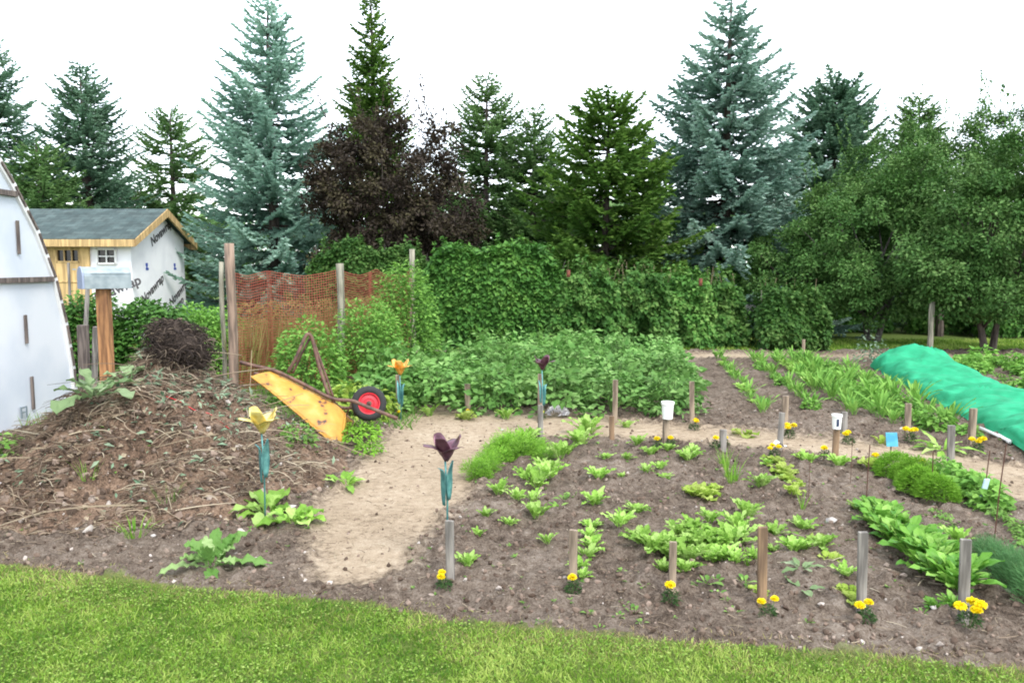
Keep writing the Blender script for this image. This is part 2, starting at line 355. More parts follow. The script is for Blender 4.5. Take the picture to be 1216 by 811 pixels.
def surf(x, y):
    g = ground_h(np.atleast_1d(x), np.atleast_1d(y)); p = pile_h(x, y) + pile_rough(x, y)
    ph = pile_h(x, y); return np.maximum(g, p - .11 * np.clip((.06 - ph) / .06, 0, 1))
def HIT(u, v):
    d = ray(u, v); t = np.arange(2.5, 16, .02) / d[1]; x, y, z = d[0] * t, d[1] * t, CAMZ + d[2] * t
    k = np.nonzero(z <= surf(x, y))[0]; i = k[0] if len(k) else -1
    return float(x[i]), float(y[i])
def pile_rough(x, y):
    return (fbm(np.asarray(x) * 3.6, np.asarray(y) * 3.6, 71, 6, .72) - .5) * .42 * np.clip(pile_h(x, y) * 4, .12, 1) - .02

xs = np.arange(-9.0, 12.0, .028); ys = np.concatenate([np.arange(1.0, 6.5, .028), np.arange(6.5, 10, .04), np.arange(10, 17.6, .07)])
gx, gy = np.meshgrid(xs, ys, indexing='ij'); gh = ground_h(gx, gy)
cx = (gx[:-1, :-1] + gx[1:, 1:]) / 2; cy = (gy[:-1, :-1] + gy[1:, 1:]) / 2
lw, pa, fa = regions(cx, cy); rid = np.where(lw, 0, np.where(pa, 1, np.where(fa, 2, 3)))
def blur(a, k):
    for ax in (0, 1):
        for _ in range(3):
            c = np.cumsum(np.pad(a, [(k + 1, k) if i == ax else (0, 0) for i in (0, 1)], mode='edge'), axis=ax); n_ = a.shape[ax]
            a = (np.take(c, np.arange(n_) + 2 * k + 1 - 0, axis=ax) - np.take(c, np.arange(n_), axis=ax)) / (2 * k + 1) if False else (np.take(c, np.arange(2 * k + 1, n_ + 2 * k + 1), axis=ax) - np.take(c, np.arange(0, n_), axis=ax)) / (2 * k + 1)
    return a
_l, _p, _f = regions(gx, gy); sandf = blur(_p.astype(float), 4); turff = blur((_l | _f).astype(float), 2)
def region_obj(name, ids, m, tn=None):
    sel = np.isin(rid, ids); i, j = np.nonzero(sel); ny = len(ys); a = i * ny + j
    Q = np.stack([a, a + ny, a + ny + 1, a + 1], 1); u, inv = np.unique(Q, return_inverse=True); Q = inv.reshape(Q.shape)
    V = np.stack([gx.ravel()[u], gy.ravel()[u], gh.ravel()[u]], 1)
    b = MB(); b.add(V, Q, .5 if tn is None else tn.ravel()[u]); o = b.obj(name, m, smooth=True); return tag(o, kind='structure')
region_obj('lawn', [0], M['turfedge'], turff); region_obj('path', [1], M['earth'], sandf); region_obj('back_lawn', [2], M['turfedge'], turff); region_obj('soil', [3], M['earth'], sandf)
b = MB(); b.grid(np.array([[x, y, -.09] for x in (-400, -9, 12, 400) for y in (-60, 1, 17.6, 700)], float), 4, 4)
tag(b.obj('ground', M['turf']), kind='structure')

# ------------------------------------------------------------------ leaf templates
LEAF5 = (np.array([[0, 0, 0], [.5, .42, .10], [0, .5, -.02], [-.5, .42, .10], [0, 1, -.14]]), np.array([[0, 1, 2], [0, 2, 3], [3, 2, 4], [2, 1, 4]]))
DIAM = (np.array([[0, 0, 0], [.5, .45, .06], [0, 1, -.08], [-.5, .45, .06]]), np.array([[0, 1, 2, 3]]))
NEED = (np.array([[0, 0, 0], [.62, .4, -.22], [0, 1, 0], [-.62, .4, -.22], [0, .35, .32], [.3, .5, -.4]]), np.array([[0, 1, 2, 4], [0, 4, 2, 3], [0, 5, 2, 3]]))
BLADE = (np.array([[-.5, 0, 0], [.5, 0, 0], [.35, .55, .06], [-.35, .55, .06], [0, 1, .22]]), [np.array([[0, 1, 2, 3]]), np.array([[3, 2, 4]])])

def runit(n, r=rng):
    v = r.normal(size=(n, 3)); return nrm(v)
def bigleaf(b, base, az, L, Wd, e0, bend, shape='oval', wave=.0, fold=.25, tint=.5, n=8, mi=0, r=rng, petiole=.2):
    """one curved leaf blade with a midrib fold, from base, heading az, starting elevation e0 bending by bend"""
    t = np.linspace(0, 1, n); ang = e0 - bend * t ** 1.3; ds = L / (n - 1)
    rr = np.concatenate([[0], np.cumsum(np.cos(ang[:-1]) * ds)]); zz = np.concatenate([[0], np.cumsum(np.sin(ang[:-1]) * ds)])
    s = np.clip((t - petiole) / (1 - petiole), 0, 1)
    if shape == 'oval': wt = np.sin(np.pi * np.clip(s, 0, 1) ** .8) ** .7
    elif shape == 'long': wt = np.sin(np.pi * s ** .6) ** .6
    elif shape == 'spoon': wt = np.clip(np.sin(np.pi * s ** 1.5), 0, 1) ** .6
    elif shape == 'lobed': wt = (np.sin(np.pi * s ** 1.0) ** .6) * (.62 + .38 * np.abs(np.sin(s * 11)))
    else: wt = (1 - t) ** .6
    wt = np.maximum(wt, .05 if shape != 'blade' else .02); wt[-1] = .04
    w2 = Wd / 2 * wt; ca, sa = math.cos(az), math.sin(az); V = []
    ph = r.random() * 6
    for i in range(n):
        for k in (-1, -.5, 0, .5, 1):
            lat = k * w2[i]; up = fold * abs(k) * w2[i] + wave * Wd * math.sin(ph + i * 2.1 + k * 1.7) * abs(k)
            x = rr[i] - math.sin(ang[i]) * up; z = zz[i] + math.cos(ang[i]) * up
            V.append((base[0] + x * ca - lat * sa, base[1] + x * sa + lat * ca, base[2] + z))
    b.grid(np.array(V), n, 5, tint, mi)
def rosette(n, L, Wd, e=(75, 20), bend=55, shape='oval', wave=.08, seed=0, fold=.3, petiole=.2, spread=.02, nn=8):
    r = np.random.default_rng(seed); b = MB()
    for i in range(n):
        q = i / max(1, n - 1); az = i * 2.4 + r.normal() * .35
        e0 = R(e[0] + (e[1] - e[0]) * q + r.normal() * 7); l = L * (.6 + .5 * q) * (.8 + .4 * r.random())
        bigleaf(b, (spread * math.cos(az), spread * math.sin(az), -.01), az, l, Wd * (.75 + .4 * r.random()) * (l / L) ** .6, e0, R(bend * (.6 + .7 * r.random())), shape, wave, fold, r.random(), nn, r=r, petiole=petiole)
    return b
def leafy_dome(n, rx, ry, h, size, seed=0, wid=.6, z0=.0, shell=.6, up=.7, lob=.25, tmpl=LEAF5, k=1, comp=0, stems=0, droop=.35, flat_top=1.0, boxy=False):
    """bushy plant: leaves (optionally compound, comp leaflets on a rachis) through the outer part of a lumpy dome"""
    r = np.random.default_rng(seed); b = MB()
    d = nrm(r.normal(size=(n, 3))); d[:, 2] = np.abs(d[:, 2]) * 1.0 - .12
    rad = shell + (1 - shell) * r.random(n) ** .6
    if boxy: d = d / (np.abs(d) ** 3).sum(1, keepdims=True) ** (1 / 3)
    lump = 1 + lob * (fbm(d[:, 0] * 2.2 + seed, d[:, 1] * 2.2 + d[:, 2] * 1.7, seed % 50, 3) - .5) * 2
    P = d * (rad * lump)[:, None] * np.array([rx, ry, h * flat_top]); P[:, 2] = np.maximum(P[:, 2] + z0 + .02, .015)
    o = d * np.array([1, 1, .5]); o = nrm(o + r.normal(size=(n, 3)) * .45); D = nrm(o * np.array([1, 1, .6]) + np.array([0, 0, -droop])); N = nrm(np.array([0, 0, up]) + d * .5 + r.normal(size=(n, 3)) * .35)
    tn = r.random(n) * .7 + .15
    if comp:
        step = size * .62; Ps = []; Ds = []; Ns = []; Ts = []; Ls = []; X = nrm(np.cross(D, N))
        for q in range(comp):
            for sd in ((-1, 1) if q < comp - 1 else (0,)):
                Ps.append(P + D * (q * step) + X * sd * size * .12); Ds.append(nrm(D * (.55 if sd else 1) + X * sd * .85 + r.normal(size=(n, 3)) * .15)); Ns.append(nrm(N + r.normal(size=(n, 3)) * .25)); Ts.append(np.clip(tn + r.normal(size=n) * .12, 0, 1)); Ls.append(size * (.75 + .12 * q) * (.8 + .4 * r.random(n)))
        P = np.concatenate(Ps); D = np.concatenate(Ds); N = np.concatenate(Ns); tn = np.concatenate(Ts); Lg = np.concatenate(Ls)
    else: Lg = size * (.65 + .7 * r.random(n))
    b.inst(tmpl[0], tmpl[1], frames(D, N, Lg, Lg * wid, Lg), P, tn)
    return b
def stems_mb(n, rx, h, rad=.006, seed=0, z0=-.02):
    r = np.random.default_rng(seed); b = MB()
    for i in range(n):
        a = r.random() * 6.283; q = r.random() ** .5 * rx; t = np.linspace(0, 1, 5)[:, None]
        e = np.array([math.cos(a) * q, math.sin(a) * q, h * (.6 + .35 * r.random())]); c = np.array([e[0] * .35, e[1] * .35, e[2] * .6])
        st = np.array([e[0] * .12, e[1] * .12, z0]); P = (1 - t) ** 2 * st + 2 * t * (1 - t) * c + t * t * e
        b.tube(P, np.linspace(rad, rad * .4, 5), 5, r.random())
    return b

# ------------------------------------------------------------------ trees
def trunk_mb(H, r0, seed=0, lean=0, k=10):
    r = np.random.default_rng(seed); t = np.linspace(0, 1, 9); P = np.stack([lean * t * H + .03 * np.sin(t * 5 + seed), .03 * np.cos(t * 4 + seed) - .03, t * H - .1 * (t == 0)], 1)
    b = MB(); b.tube(P, r0 * (1 - t) ** .8 + .012, k); return b, P
def spruce(label, u, topv, Y, Rad, m, seed, base=.06, dens=1.0, pw=.062, whorl=.32, e_top=26, e_bot=-6, group=None, narrow=.62, sparse_top=0, pl=.15, name='spruce_tree', twl=.5, tw=.075, evar=5, zj=.28, nj=.55, dr=.22):
    x, _, H = AT(u, topv, Y); r = np.random.default_rng(seed)
    root = empty(name, (x, Y, -.05), label, 'tree', group)
    tb, _p = trunk_mb(H - .1, .016 * H + .03, seed); tb.obj('trunk', M['bark'], root)
    br = MB(); P = []; D = []; N = []; T = []; Lh = []
    z = base * H
    while z < H - .12:
        f = z / H; Lm = Rad * (1 - f) ** narrow; nbr = int((5 + 5 * (1 - f)) * dens)
        a0 = r.random() * 6.28
        for q in range(nbr):
            az = a0 + q * 6.283 / nbr + r.normal() * .25; L = Lm * (.72 + .42 * r.random()) + .08; zb = z + r.normal() * whorl * zj
            if r.random() < sparse_top * f: continue
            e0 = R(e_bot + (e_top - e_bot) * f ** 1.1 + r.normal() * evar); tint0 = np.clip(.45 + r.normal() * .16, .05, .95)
            n = max(3, int(L / tw)); s = np.linspace(.04, 1, n) * L
            sag = -.07 * L * np.sin(np.pi * .9 * s / L) + .10 * L * (s / L) ** 3
            dirh = np.array([math.cos(az), math.sin(az), 0]); perp = np.array([-math.sin(az), math.cos(az), 0])
            C = dirh * (s * math.cos(e0))[:, None] + np.array([0, 0, 1]) * (zb + s * math.sin(e0) + sag)[:, None]
            if L > .5: br.tube(C[::max(1, n // 5)], np.linspace(.012 + .008 * L, .005, len(C[::max(1, n // 5)])), 4, .5, cap=False)
            for i in range(n):
                fr = s[i] / L
                if fr < .12: continue
                D0 = dirh * math.cos(e0) + np.array([0, 0, math.sin(e0) + .2 * fr])
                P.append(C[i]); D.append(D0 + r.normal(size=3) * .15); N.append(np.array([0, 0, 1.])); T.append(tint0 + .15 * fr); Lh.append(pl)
                tl = min(twl, .5 * L) * (1.05 - fr) ** .6 * (.7 + .6 * r.random()) * min(1, fr * 4)
                for sd in (-1, 1):
                    m_ = max(1, int(tl / (pl * .72)))
                    td = nrm(D0 * .75 + perp * sd * .8 + np.array([0, 0, -dr]) + r.normal(size=3) * .10)
                    for k in range(m_):
                        P.append(C[i] + td * (k * pl * .72) + np.array([0, 0, -.02 * k * k * .5])); D.append(td + r.normal(size=3) * .22); N.append(np.array([0, 0, 1.]) + r.normal(size=3) * nj)
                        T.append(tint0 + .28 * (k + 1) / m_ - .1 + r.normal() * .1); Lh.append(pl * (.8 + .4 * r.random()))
        z += whorl * (1 - .45 * f) * (.8 + .4 * r.random())
    for k in range(10):                                      # leader shoot
        P.append(np.array([0, 0, H - .45 + k * .045])); D.append(np.array([r.normal() * .5, r.normal() * .5, 1])); N.append(np.array([1., 0, .1])); T.append(.7); Lh.append(pl * .8)
    P = np.array(P); D = np.array(D); N = np.array(N); Lh = np.array(Lh)
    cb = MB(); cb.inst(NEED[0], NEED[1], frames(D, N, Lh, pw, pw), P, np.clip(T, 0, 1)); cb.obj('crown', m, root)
    br.obj('branches', M['bark'], root)
    return root
def broadleaf(label, name, x, Y, trunk_h, r0, blobs, nclump, nleaf, size, m, seed, rc=.27, barkm='bark', group=None, ntr=1, sprigs=0, wid=.6, flat=.7, shell=.5, cat='tree', trunk=True):
    """blobs: (dx, dy, z, rx, ry, rz) ellipsoids that carry leaf clumps"""
    r = np.random.default_rng(seed); root = empty(name, (x, Y, -.05), label, cat, group)
    Cs = []; vol = np.array([b_[3] * b_[4] * b_[5] for b_ in blobs]); pr = vol / vol.sum()
    for b_, c in zip(blobs, r.multinomial(nclump, pr)):
        d = runit(c, r); q = shell + (1 - shell) * r.random(c) ** .7; Cs.append(np.array(b_[:3]) + d * q[:, None] * np.array(b_[3:]))
    C = np.concatenate(Cs); C[:, 2] = np.maximum(C[:, 2], .15)
    tb = MB(); top = np.array([0, 0, trunk_h])
    for k in range(ntr):
        a = k * 2.5 + seed; off = np.array([math.cos(a), math.sin(a), 0]) * (.28 if ntr > 1 else 0); t = np.linspace(0, 1, 6)[:, None]
        tb.tube(off * .2 * (1 - t) + (top + off) * t + np.array([0, 0, -.1]) * (1 - t), np.linspace(r0, r0 * .6, 6) / math.sqrt(ntr), 8)
        for c in C[r.permutation(len(C))[:int(22 / ntr)]]:
            st = (top + off) * (.55 + .45 * r.random()); mid = (st + c) / 2 + np.array([0, 0, .12 * np.linalg.norm(c - st)]); P = (1 - t) ** 2 * st + 2 * t * (1 - t) * mid + t * t * c
            tb.tube(P, np.linspace(r0 * .42, .008, 6) / math.sqrt(ntr), 5, cap=False)
    tb.obj('trunk' if trunk else 'stems', M[barkm], root)
    per = nleaf // len(C); idx = np.repeat(np.arange(len(C)), per); n = len(idx)
    off = r.normal(size=(n, 3)); off = nrm(off) * (r.random(n) ** .5)[:, None] * np.array([rc, rc, rc * flat]); P = C[idx] + off * (.7 + .6 * r.random(len(C)))[idx][:, None]
    ctr = np.array([0, 0, C[:, 2].mean()]); o = nrm(P - ctr)
    D = nrm(nrm(off) * .8 + o * .4 + r.normal(size=(n, 3)) * .5 + np.array([0, 0, -.25])); N = nrm(np.array([0, 0, .9]) + o * .6 + r.normal(size=(n, 3)) * .55)
    T = np.clip((r.random(len(C)) * .5 + .2)[idx] + r.normal(size=n) * .16, 0, 1); Lg = size * (.65 + .7 * r.random(n))
    cb = MB(); cb.inst(DIAM[0], DIAM[1], frames(D, N, Lg, Lg * wid, Lg), P, T)
    if sprigs:
        Hh = C[:, 2] - 0; order = np.argsort(-(Hh + r.random(len(C)) * .6))[:sprigs]
        for c in C[order]:
            L = .5 + .7 * r.random(); dv = nrm(np.array([r.normal() * .35, r.normal() * .35, 1.])); k = int(L / .03); s = np.linspace(0, L, k)
            Pp = c + dv * s[:, None]; Dd = nrm(dv * .6 + runit(k, r)); Nn = runit(k, r) + np.array([0, 0, .5]); ll = size * (.7 + .5 * r.random(k))
            cb.inst(DIAM[0], DIAM[1], frames(Dd, Nn, ll, ll * wid, ll), Pp, r.random(k)); 
    cb.obj('crown' if trunk else 'leaves', m, root)
    return root

spruce('tall pale blue spruce behind the unfinished shed, tallest on the left half', 318, -2, 21, 2.9, M['bspruce'], 1, sparse_top=.1, dens=1.35, whorl=.40, twl=.62, pw=.078, narrow=.70, e_top=24, e_bot=-4, evar=3, zj=.10, nj=.3, dr=.12)
spruce('large blue spruce with broad drooping tiers standing behind the raspberry bushes', 868, -8, 20.5, 3.9, M['bspruce'], 2, base=.03, e_top=16, e_bot=-10, dens=1.35, whorl=.45, twl=.8, pw=.085, narrow=.82, evar=3, zj=.08, nj=.3, dr=.14)
spruce('bright green spruce with dense tiers just left of the large blue spruce', 722, 108, 19, 2.75, M['gspruce'], 3, dens=1.4, narrow=.55, pw=.08, whorl=.42, twl=.7, e_top=20, e_bot=-4, evar=4, zj=.14, nj=.35, dr=.1)
spruce('tall narrow green spruce rising behind the purple leaved tree', 440, -8, 25, 2.1, M['gspruce'], 4, sparse_top=.15, pw=.07, narrow=.75, dens=1.4)
spruce('bluish spruce cut by the left edge, behind the white greenhouse', -12, 50, 24, 2.6, M['bspruce2'], 5)
spruce('dark blue green spruce directly above the shed roof', 97, 80, 24, 2.6, M['bspruce2'], 6, dens=1.5)
spruce('thin airy spruce between the shed spruce and the tall pale blue one', 203, 128, 28, 2.8, M['gspruce2'], 7, dens=1.1, sparse_top=.2)
spruce('taller of the two slim spruces right of the purple leaved tree', 578, 92, 26, 2.9, M['gspruce2'], 8, sparse_top=.2, dens=1.4)
spruce('shorter of the two slim spruces right of the purple leaved tree', 634, 128, 25, 2.3, M['gspruce2'], 9, sparse_top=.2, dens=1.4)
spruce('rounded bluish green conifer right of the large blue spruce', 992, 98, 24, 2.6, M['bspruce2'], 10, narrow=.42, dens=1.7, pw=.085, name='pine_tree')
spruce('pale green conifer poking up behind the apple trees', 1092, 114, 25, 2.2, M['gspruce2'], 11, narrow=.6, dens=1.5, name='pine_tree')
spruce('low olive green spruce between the greenhouse and the shed spruce', 45, 165, 21.5, 2.0, M['gspruce2'], 12, narrow=.5)
spruce('small spruce showing just above the right end of the shed roof', 168, 215, 27, 2.2, M['gspruce2'], 13, narrow=.5)
spruce('spruce filling the gap behind the two slim spruces', 668, 205, 27, 2.2, M['gspruce2'], 14, narrow=.5)
px, _, _ = AT(458, 200, 19)
broadleaf('broad dark purple leaved tree in front of the tall narrow spruce', 'purple_tree', px, 19, 1.6, .11,
          [(0, 0, 3.5, 1.8, 1.5, 1.6), (-.8, 0, 3.6, 1.2, 1.1, 1.1), (1.1, -.2, 2.9, 1.2, 1.1, 1.3), (.1, 0, 4.6, 1.15, .9, .8), (1.25, 0, 4.7, .5, .4, .65), (0, 0, 1.9, 2.0, 1.2, .9)], 260, 48000, .085, M['purple'], 21, rc=.30, sprigs=22, ntr=3)
def bl(label, u, Y, blobs, **k):
    x = AT(u, 300, Y)[0]; return broadleaf(label, k.pop('name', 'apple_tree'), x, Y, k.pop('th', 1.3), k.pop('r0', .11), blobs, k.pop('nc', 170), k.pop('nl', 30000), k.pop('size', .072), k.pop('m', M['apple']), k.pop('seed', 30), **k)
bl('apple tree with a forked trunk, behind the back of the green netting', 1040, 17, [(0, 0, 2.3, 1.8, 1.3, 1.2), (-.8, -.2, 1.5, 1.1, 1.0, .75), (.7, -.3, 1.15, 1.1, .8, .55), (-.3, -.5, 1.0, 1.1, .7, .45), (.7, 0, 3.2, 1.1, 1.0, .9)], seed=31, sprigs=14, nc=270, nl=44000, th=.9, ntr=2, barkm='graybark')
bl('apple tree with dark leaning trunk at the right edge', 1182, 15.2, [(0, 0, 2.5, 1.5, 1.2, 1.2), (-.9, -.2, 1.7, 1.0, .9, .7), (.6, -.2, 1.25, .9, .9, .55), (-.5, -.4, 1.15, 1.1, .7, .45), (.5, 0, 3.3, 1.0, 1.0, .9)], seed=32, sprigs=18, ntr=2, th=.9, nc=260, nl=42000)
bl('tall loose deciduous tree with upright shoots, between the two apple trees', 1120, 19.5, [(0, 0, 3.1, 1.9, 1.3, 1.6), (.9, 0, 4.6, .8, .8, .9), (-.7, 0, 4.3, .9, .8, .9)], seed=33, sprigs=26, name='deciduous_tree', nc=210, nl=34000)
bl('tall deciduous tree behind the right edge apple tree', 1225, 20, [(0, 0, 3.2, 1.8, 1.3, 1.8), (-.5, 0, 4.9, .9, .8, .8), (-1.2, 0, 3.6, .8, .7, 1.0)], seed=34, sprigs=20, name='deciduous_tree', nc=190, nl=30000)
bl('low spreading tree filling under the large blue spruce on its right', 950, 18.2, [(0, 0, 1.7, 1.4, 1.0, 1.1), (.9, 0, 2.7, 1.0, .8, .9)], seed=35, name='deciduous_tree', nc=140, nl=26000, th=.8, sprigs=10)
bl('small dark tree behind the first apple tree trunk', 1010, 21, [(0, 0, 2.4, 2.0, 1.2, 1.7), (.8, 0, 4.2, 1.0, .9, 1.0)], seed=36, name='deciduous_tree', nc=160, nl=26000, sprigs=12)
bl('dense shrubby growth in the dark behind the right apple tree', 1235, 23, [(0, 0, 1.5, 2.4, 1.2, 1.5)], seed=37, name='large_shrub', nc=120, nl=20000, th=.4, cat='shrub')
bl('wide dark shrub far behind the grey post under the trees', 1120, 24.5, [(0, 0, 1.5, 2.2, 1.0, 1.4)], seed=38, name='large_shrub', nc=120, nl=18000, th=.4, cat='shrub')

# ------------------------------------------------------------------ hedges and bushes along the back
def bushbox(label, name, u0, u1, Y, topv, depth, m, seed, nleaf, size, cat='bush', z0=0, lump=.35, canes=0, wid=.75, group=None, cap=.3):
    x0, _, zt = AT(u0, topv, Y); x1 = AT(u1, topv, Y)[0]; wd = x1 - x0; r = np.random.default_rng(seed)
    root = empty(name, ((x0 + x1) / 2, Y + depth / 2, -.04), label, cat, group); H = zt
    n = nleaf; t = r.random(n) * 2 - 1; hh = r.random(n) ** .8; face = r.random(n)
    top = H * (1 + lump * .8 * (fbm(t * wd * 1.0 + seed, np.zeros(n), 5, 3) - .55)) * (1 - cap * np.abs(t) ** 5)
    dep = depth / 2 * (1 - .35 * hh ** 3) * (1 + lump * (fbm(t * wd * 1.9 + seed, hh * H * 2.2, 9, 4) - .5) * (2.0 if cat == 'hedge' else 3.5))
    sh = 1 - .5 * r.random(n) ** 2.2
    X = t * wd / 2 * (1 + .08 * (fbm(hh * H * 2 + seed, t * 0, 15, 2) - .5)); Z = hh * top; Yy = np.where(face < .72, -dep * sh, dep * (r.random(n) * 2 - 1)); Z = np.where(face > .86, top * (1 - .08 * r.random(n)), Z)
    P = np.stack([X, Yy, np.maximum(Z, .04) + z0], 1) + r.normal(size=(n, 3)) * .03
    o = np.stack([X / (wd / 2) * .5, np.where(face > .86, 0, -1.0) * np.ones(n), np.where(face > .86, 1.0, .3)], 1)
    D = nrm(o * .6 + r.normal(size=(n, 3)) * .45 + np.array([0, 0, -.55])); N = nrm(o + np.array([0, 0, .8]) + r.normal(size=(n, 3)) * .4)
    tn = np.clip(.1 + .8 * fbm(X * 3 + seed, Z * 3, 19, 3) + r.normal(size=n) * .2, 0, 1); Lg = size * (.65 + .7 * r.random(n))
    b = MB(); b.inst(LEAF5[0], LEAF5[1], frames(D, N, Lg, Lg * wid, Lg), P, tn)
    for k in range(int(wd * (14 if canes else 9))):
        a = (r.random() * 2 - 1) * wd / 2 * .92; L_ = (.18 + .32 * r.random()) * (1.3 if canes else 1); zb = H * (.86 + .08 * r.random()) - L_ * .3; kk = int(L_ / .016); s_ = np.linspace(0, L_, kk); yb = -depth * .3 + r.random() * depth * .6
        dv = np.array([r.normal() * .25, r.normal() * .2, 1.]); Pp = np.array([a, yb, zb]) + dv * s_[:, None]; Dd = nrm(runit(kk, r) * [1, 1, .4] + [0, 0, .1]); ll = size * (.6 + .5 * r.random(kk))
        b.inst(LEAF5[0], LEAF5[1], frames(Dd, [0, 0, 1.] + r.normal(size=(kk, 3)) * .4, ll, ll * wid, ll), Pp, .3 + .6 * r.random(kk))
    b.obj('leaves', m, root)
    s = MB()
    for k in range(int(6 + wd * 7)):
        a = (r.random() * 2 - 1) * wd / 2 * .9; l = H * (.7 + .28 * r.random()); s.tube([(a, r.normal() * .1, -.1), (a + r.normal() * .08, r.normal() * .1, l * .5), (a + r.normal() * .15, r.normal() * .12, l)], [.012, .009, .005], 5)
    s.obj('stems', M['graybark'], root)
    if canes:
        c = MB()
        for k in range(canes):
            a = (r.random() * 2 - 1) * wd / 2 * .95; l = H * (1.0 + .15 * r.random()); yb = depth * .2 * r.random() - .05; c.tube([(a, yb, 0), (a + r.normal() * .05, yb, l * .6), (a + r.normal() * .14, yb, l)], [.007, .006, .004], 5)
        o_ = c.obj('dry_canes', M['cane'], root)
    return root
bushbox('light green hedge behind the orange netting and fence posts', 'hedge', 362, 512, 16.8, 283, .9, M['rasp'], 41, 15000, .085, 'hedge')
bushbox('dense dark green leafy hedge block, the tallest one, right of the rearmost fence post', 'hedge', 506, 664, 15.6, 286, 1.2, M['hedge'], 42, 24000, .11, 'hedge', lump=.25)
for i, (u0, u1, tv, lb) in enumerate([(652, 735, 318, 'raspberry bush touching the dense dark hedge block'), (728, 800, 322, 'raspberry bush with few dry canes, second right of the hedge block'),
                                      (794, 850, 326, 'low raspberry bush standing right below the large blue spruce'), (846, 886, 330, 'narrow raspberry bush left of the see-through gap with bare canes')]):
    bushbox(lb, 'raspberry_bush', u0, u1, 15.5 + .15 * i, tv, 1.0, M['rasp'], 43 + i, int((u1 - u0) * 105), .10, canes=9, group='raspberry bushes along the back path', lump=.75, cap=.45)
bushbox('round leafy bush right of the see-through gap, left of the apple trees', 'raspberry_bush', 908, 985, 15.3, 338, 1.1, M['rasp'], 50, 12000, .085, canes=8, lump=.4, group='raspberry bushes along the back path', cap=.5)
bushbox('taller leafy bush behind the raspberry bushes, under the blue spruce', 'large_shrub', 780, 960, 18.4, 318, 1.0, M['hedge'], 51, 10000, .09, 'shrub')
bushbox('dark shrub in the shade behind the forked apple trunk', 'large_shrub', 985, 1060, 20.5, 335, 1.2, M['hedge'], 52, 8000, .09, 'shrub')
bushbox('dark shrub right of the grey post under the apple trees', 'large_shrub', 1085, 1175, 20, 335, 1.2, M['hedge'], 53, 9000, .09, 'shrub')
bushbox('dark shrub behind the right edge apple trunk', 'large_shrub', 1165, 1330, 19, 335, 1.2, M['hedge'], 54, 12000, .09, 'shrub')
b = MB(); n = 46000; r = np.random.default_rng(900); X = r.random(n) * 56 - 28; top = 2.6 + 2.2 * fbm(X * .45, X * 0, 91, 4, .6); Z = top * (1 - r.random(n) ** 1.6) ; Yy = 33 + .12 * X * 0 + r.normal(size=n) * .8
Lg = .16 + .16 * r.random(n); b.inst(DIAM[0], DIAM[1], frames(nrm(r.normal(size=(n, 3)) + [0, 0, -.2]), r.normal(size=(n, 3)) + [0, -.6, 1.], Lg, Lg * .7, Lg), np.stack([X, Yy, Z], 1), np.clip(fbm(X * 1.5, Z * 1.5, 95, 3) + r.normal(size=n) * .15, 0, 1))
tag(b.obj('distant_woods', M['gspruce2']), 'far belt of low trees seen in gaps behind the spruces', 'woods', kind='stuff')
for lb, u, Y, rx, h, m, sd, sz in [('dark leafy shrub in front of the shed, right of the mailbox post', 172, 11.3, .62, 1.2, 'hedge', 61, .07), ('leafy shrub between the greenhouse and the mailbox post', 100, 11.0, .5, 1.3, 'hedge', 62, .07),
                                   ('pale green bush left of the reddish fence post', 240, 12.0, .6, 1.05, 'pea', 63, .06), ('low light green bush at the foot of the shed gable', 215, 14.5, .6, .75, 'rasp', 64, .06),
                                   ('large pale pea bush, tallest of the three by the netting', 480, 11.3, .46, 1.62, 'pea', 65, .05), ('low pea bush right of the middle fence post', 436, 10.2, .42, 1.12, 'pea', 66, .05),
                                   ('low pea bush behind the wheelbarrow legs, left of the middle fence post', 363, 9.4, .42, .94, 'pea', 67, .05)]:
    xx = AT(u, 300, Y)[0]; root = empty('pea_bush' if 'pea' in lb else 'shrub', (xx, Y, -.02), lb, 'bush')
    leafy_dome(int(5200 * rx * (h + .4) / .6), rx, rx, h, sz * 1.1, sd, wid=.6, shell=.55, lob=.22, droop=.2, boxy=True).obj('leaves', M[m], root)
    stems_mb(26, rx * .8, h, .007, sd).obj('stems', M['stem'], root)
# grey poles at the far side
def pole(u, v0, topv, rad, m, label, name='fence_post', lean=(0, 0), Y=None, square=False, group=None, cat='post', flat=True):
    if Y is None: x, Y = G(u, v0)
    else: x = AT(u, 300, Y)[0]
    z = AT(u, topv, Y)[2]; b = MB(); n = 7; t = np.linspace(0, 1, n); wob = .006
    P = np.stack([lean[0] * t * z + wob * np.sin(t * 9 + u), lean[1] * t * z + wob * np.cos(t * 7 + u), -.15 + t * (z + .15)], 1)
    if square: b.bar(P[0], P[-1], rad * 2, rad * 2)
    else: b.tube(P, rad * (1 + .06 * np.sin(t * 13 + u)), 12)
    o = b.obj(name, M[m], loc=(x, Y, 0), smooth=not square, bevel=.006 if square else 0)
    return tag(o, label, cat, group)
pole(273, 0, 289, .053, 'rpost', 'thick reddish brown round fence post behind the compost heap', Y=8.9)
pole(262, 0, 311, .03, 'gpost', 'thin grey post just left of the thick reddish fence post', Y=10.2)
pole(403.5, 0, 313, .052, 'gpost', 'grey round fence post between the two low pea bushes', Y=11.1)
pole(489, 0, 296, .05, 'gpost', 'rearmost grey fence post by the dense dark hedge block', Y=14.4)
pole(1110, 0, 358, .05, 'gpost', 'grey pole under the apple trees, right behind the green netting', Y=14.9)
pole(958, 0, 403, .025, 'stake', 'short stake standing on the back path before the leafy bush', Y=14.4, square=True, name='wooden_stake', cat='stake')
pole(906, 0, 345, .012, 'gpost', 'thin bare pole in the gap between raspberry bushes', Y=15.6)
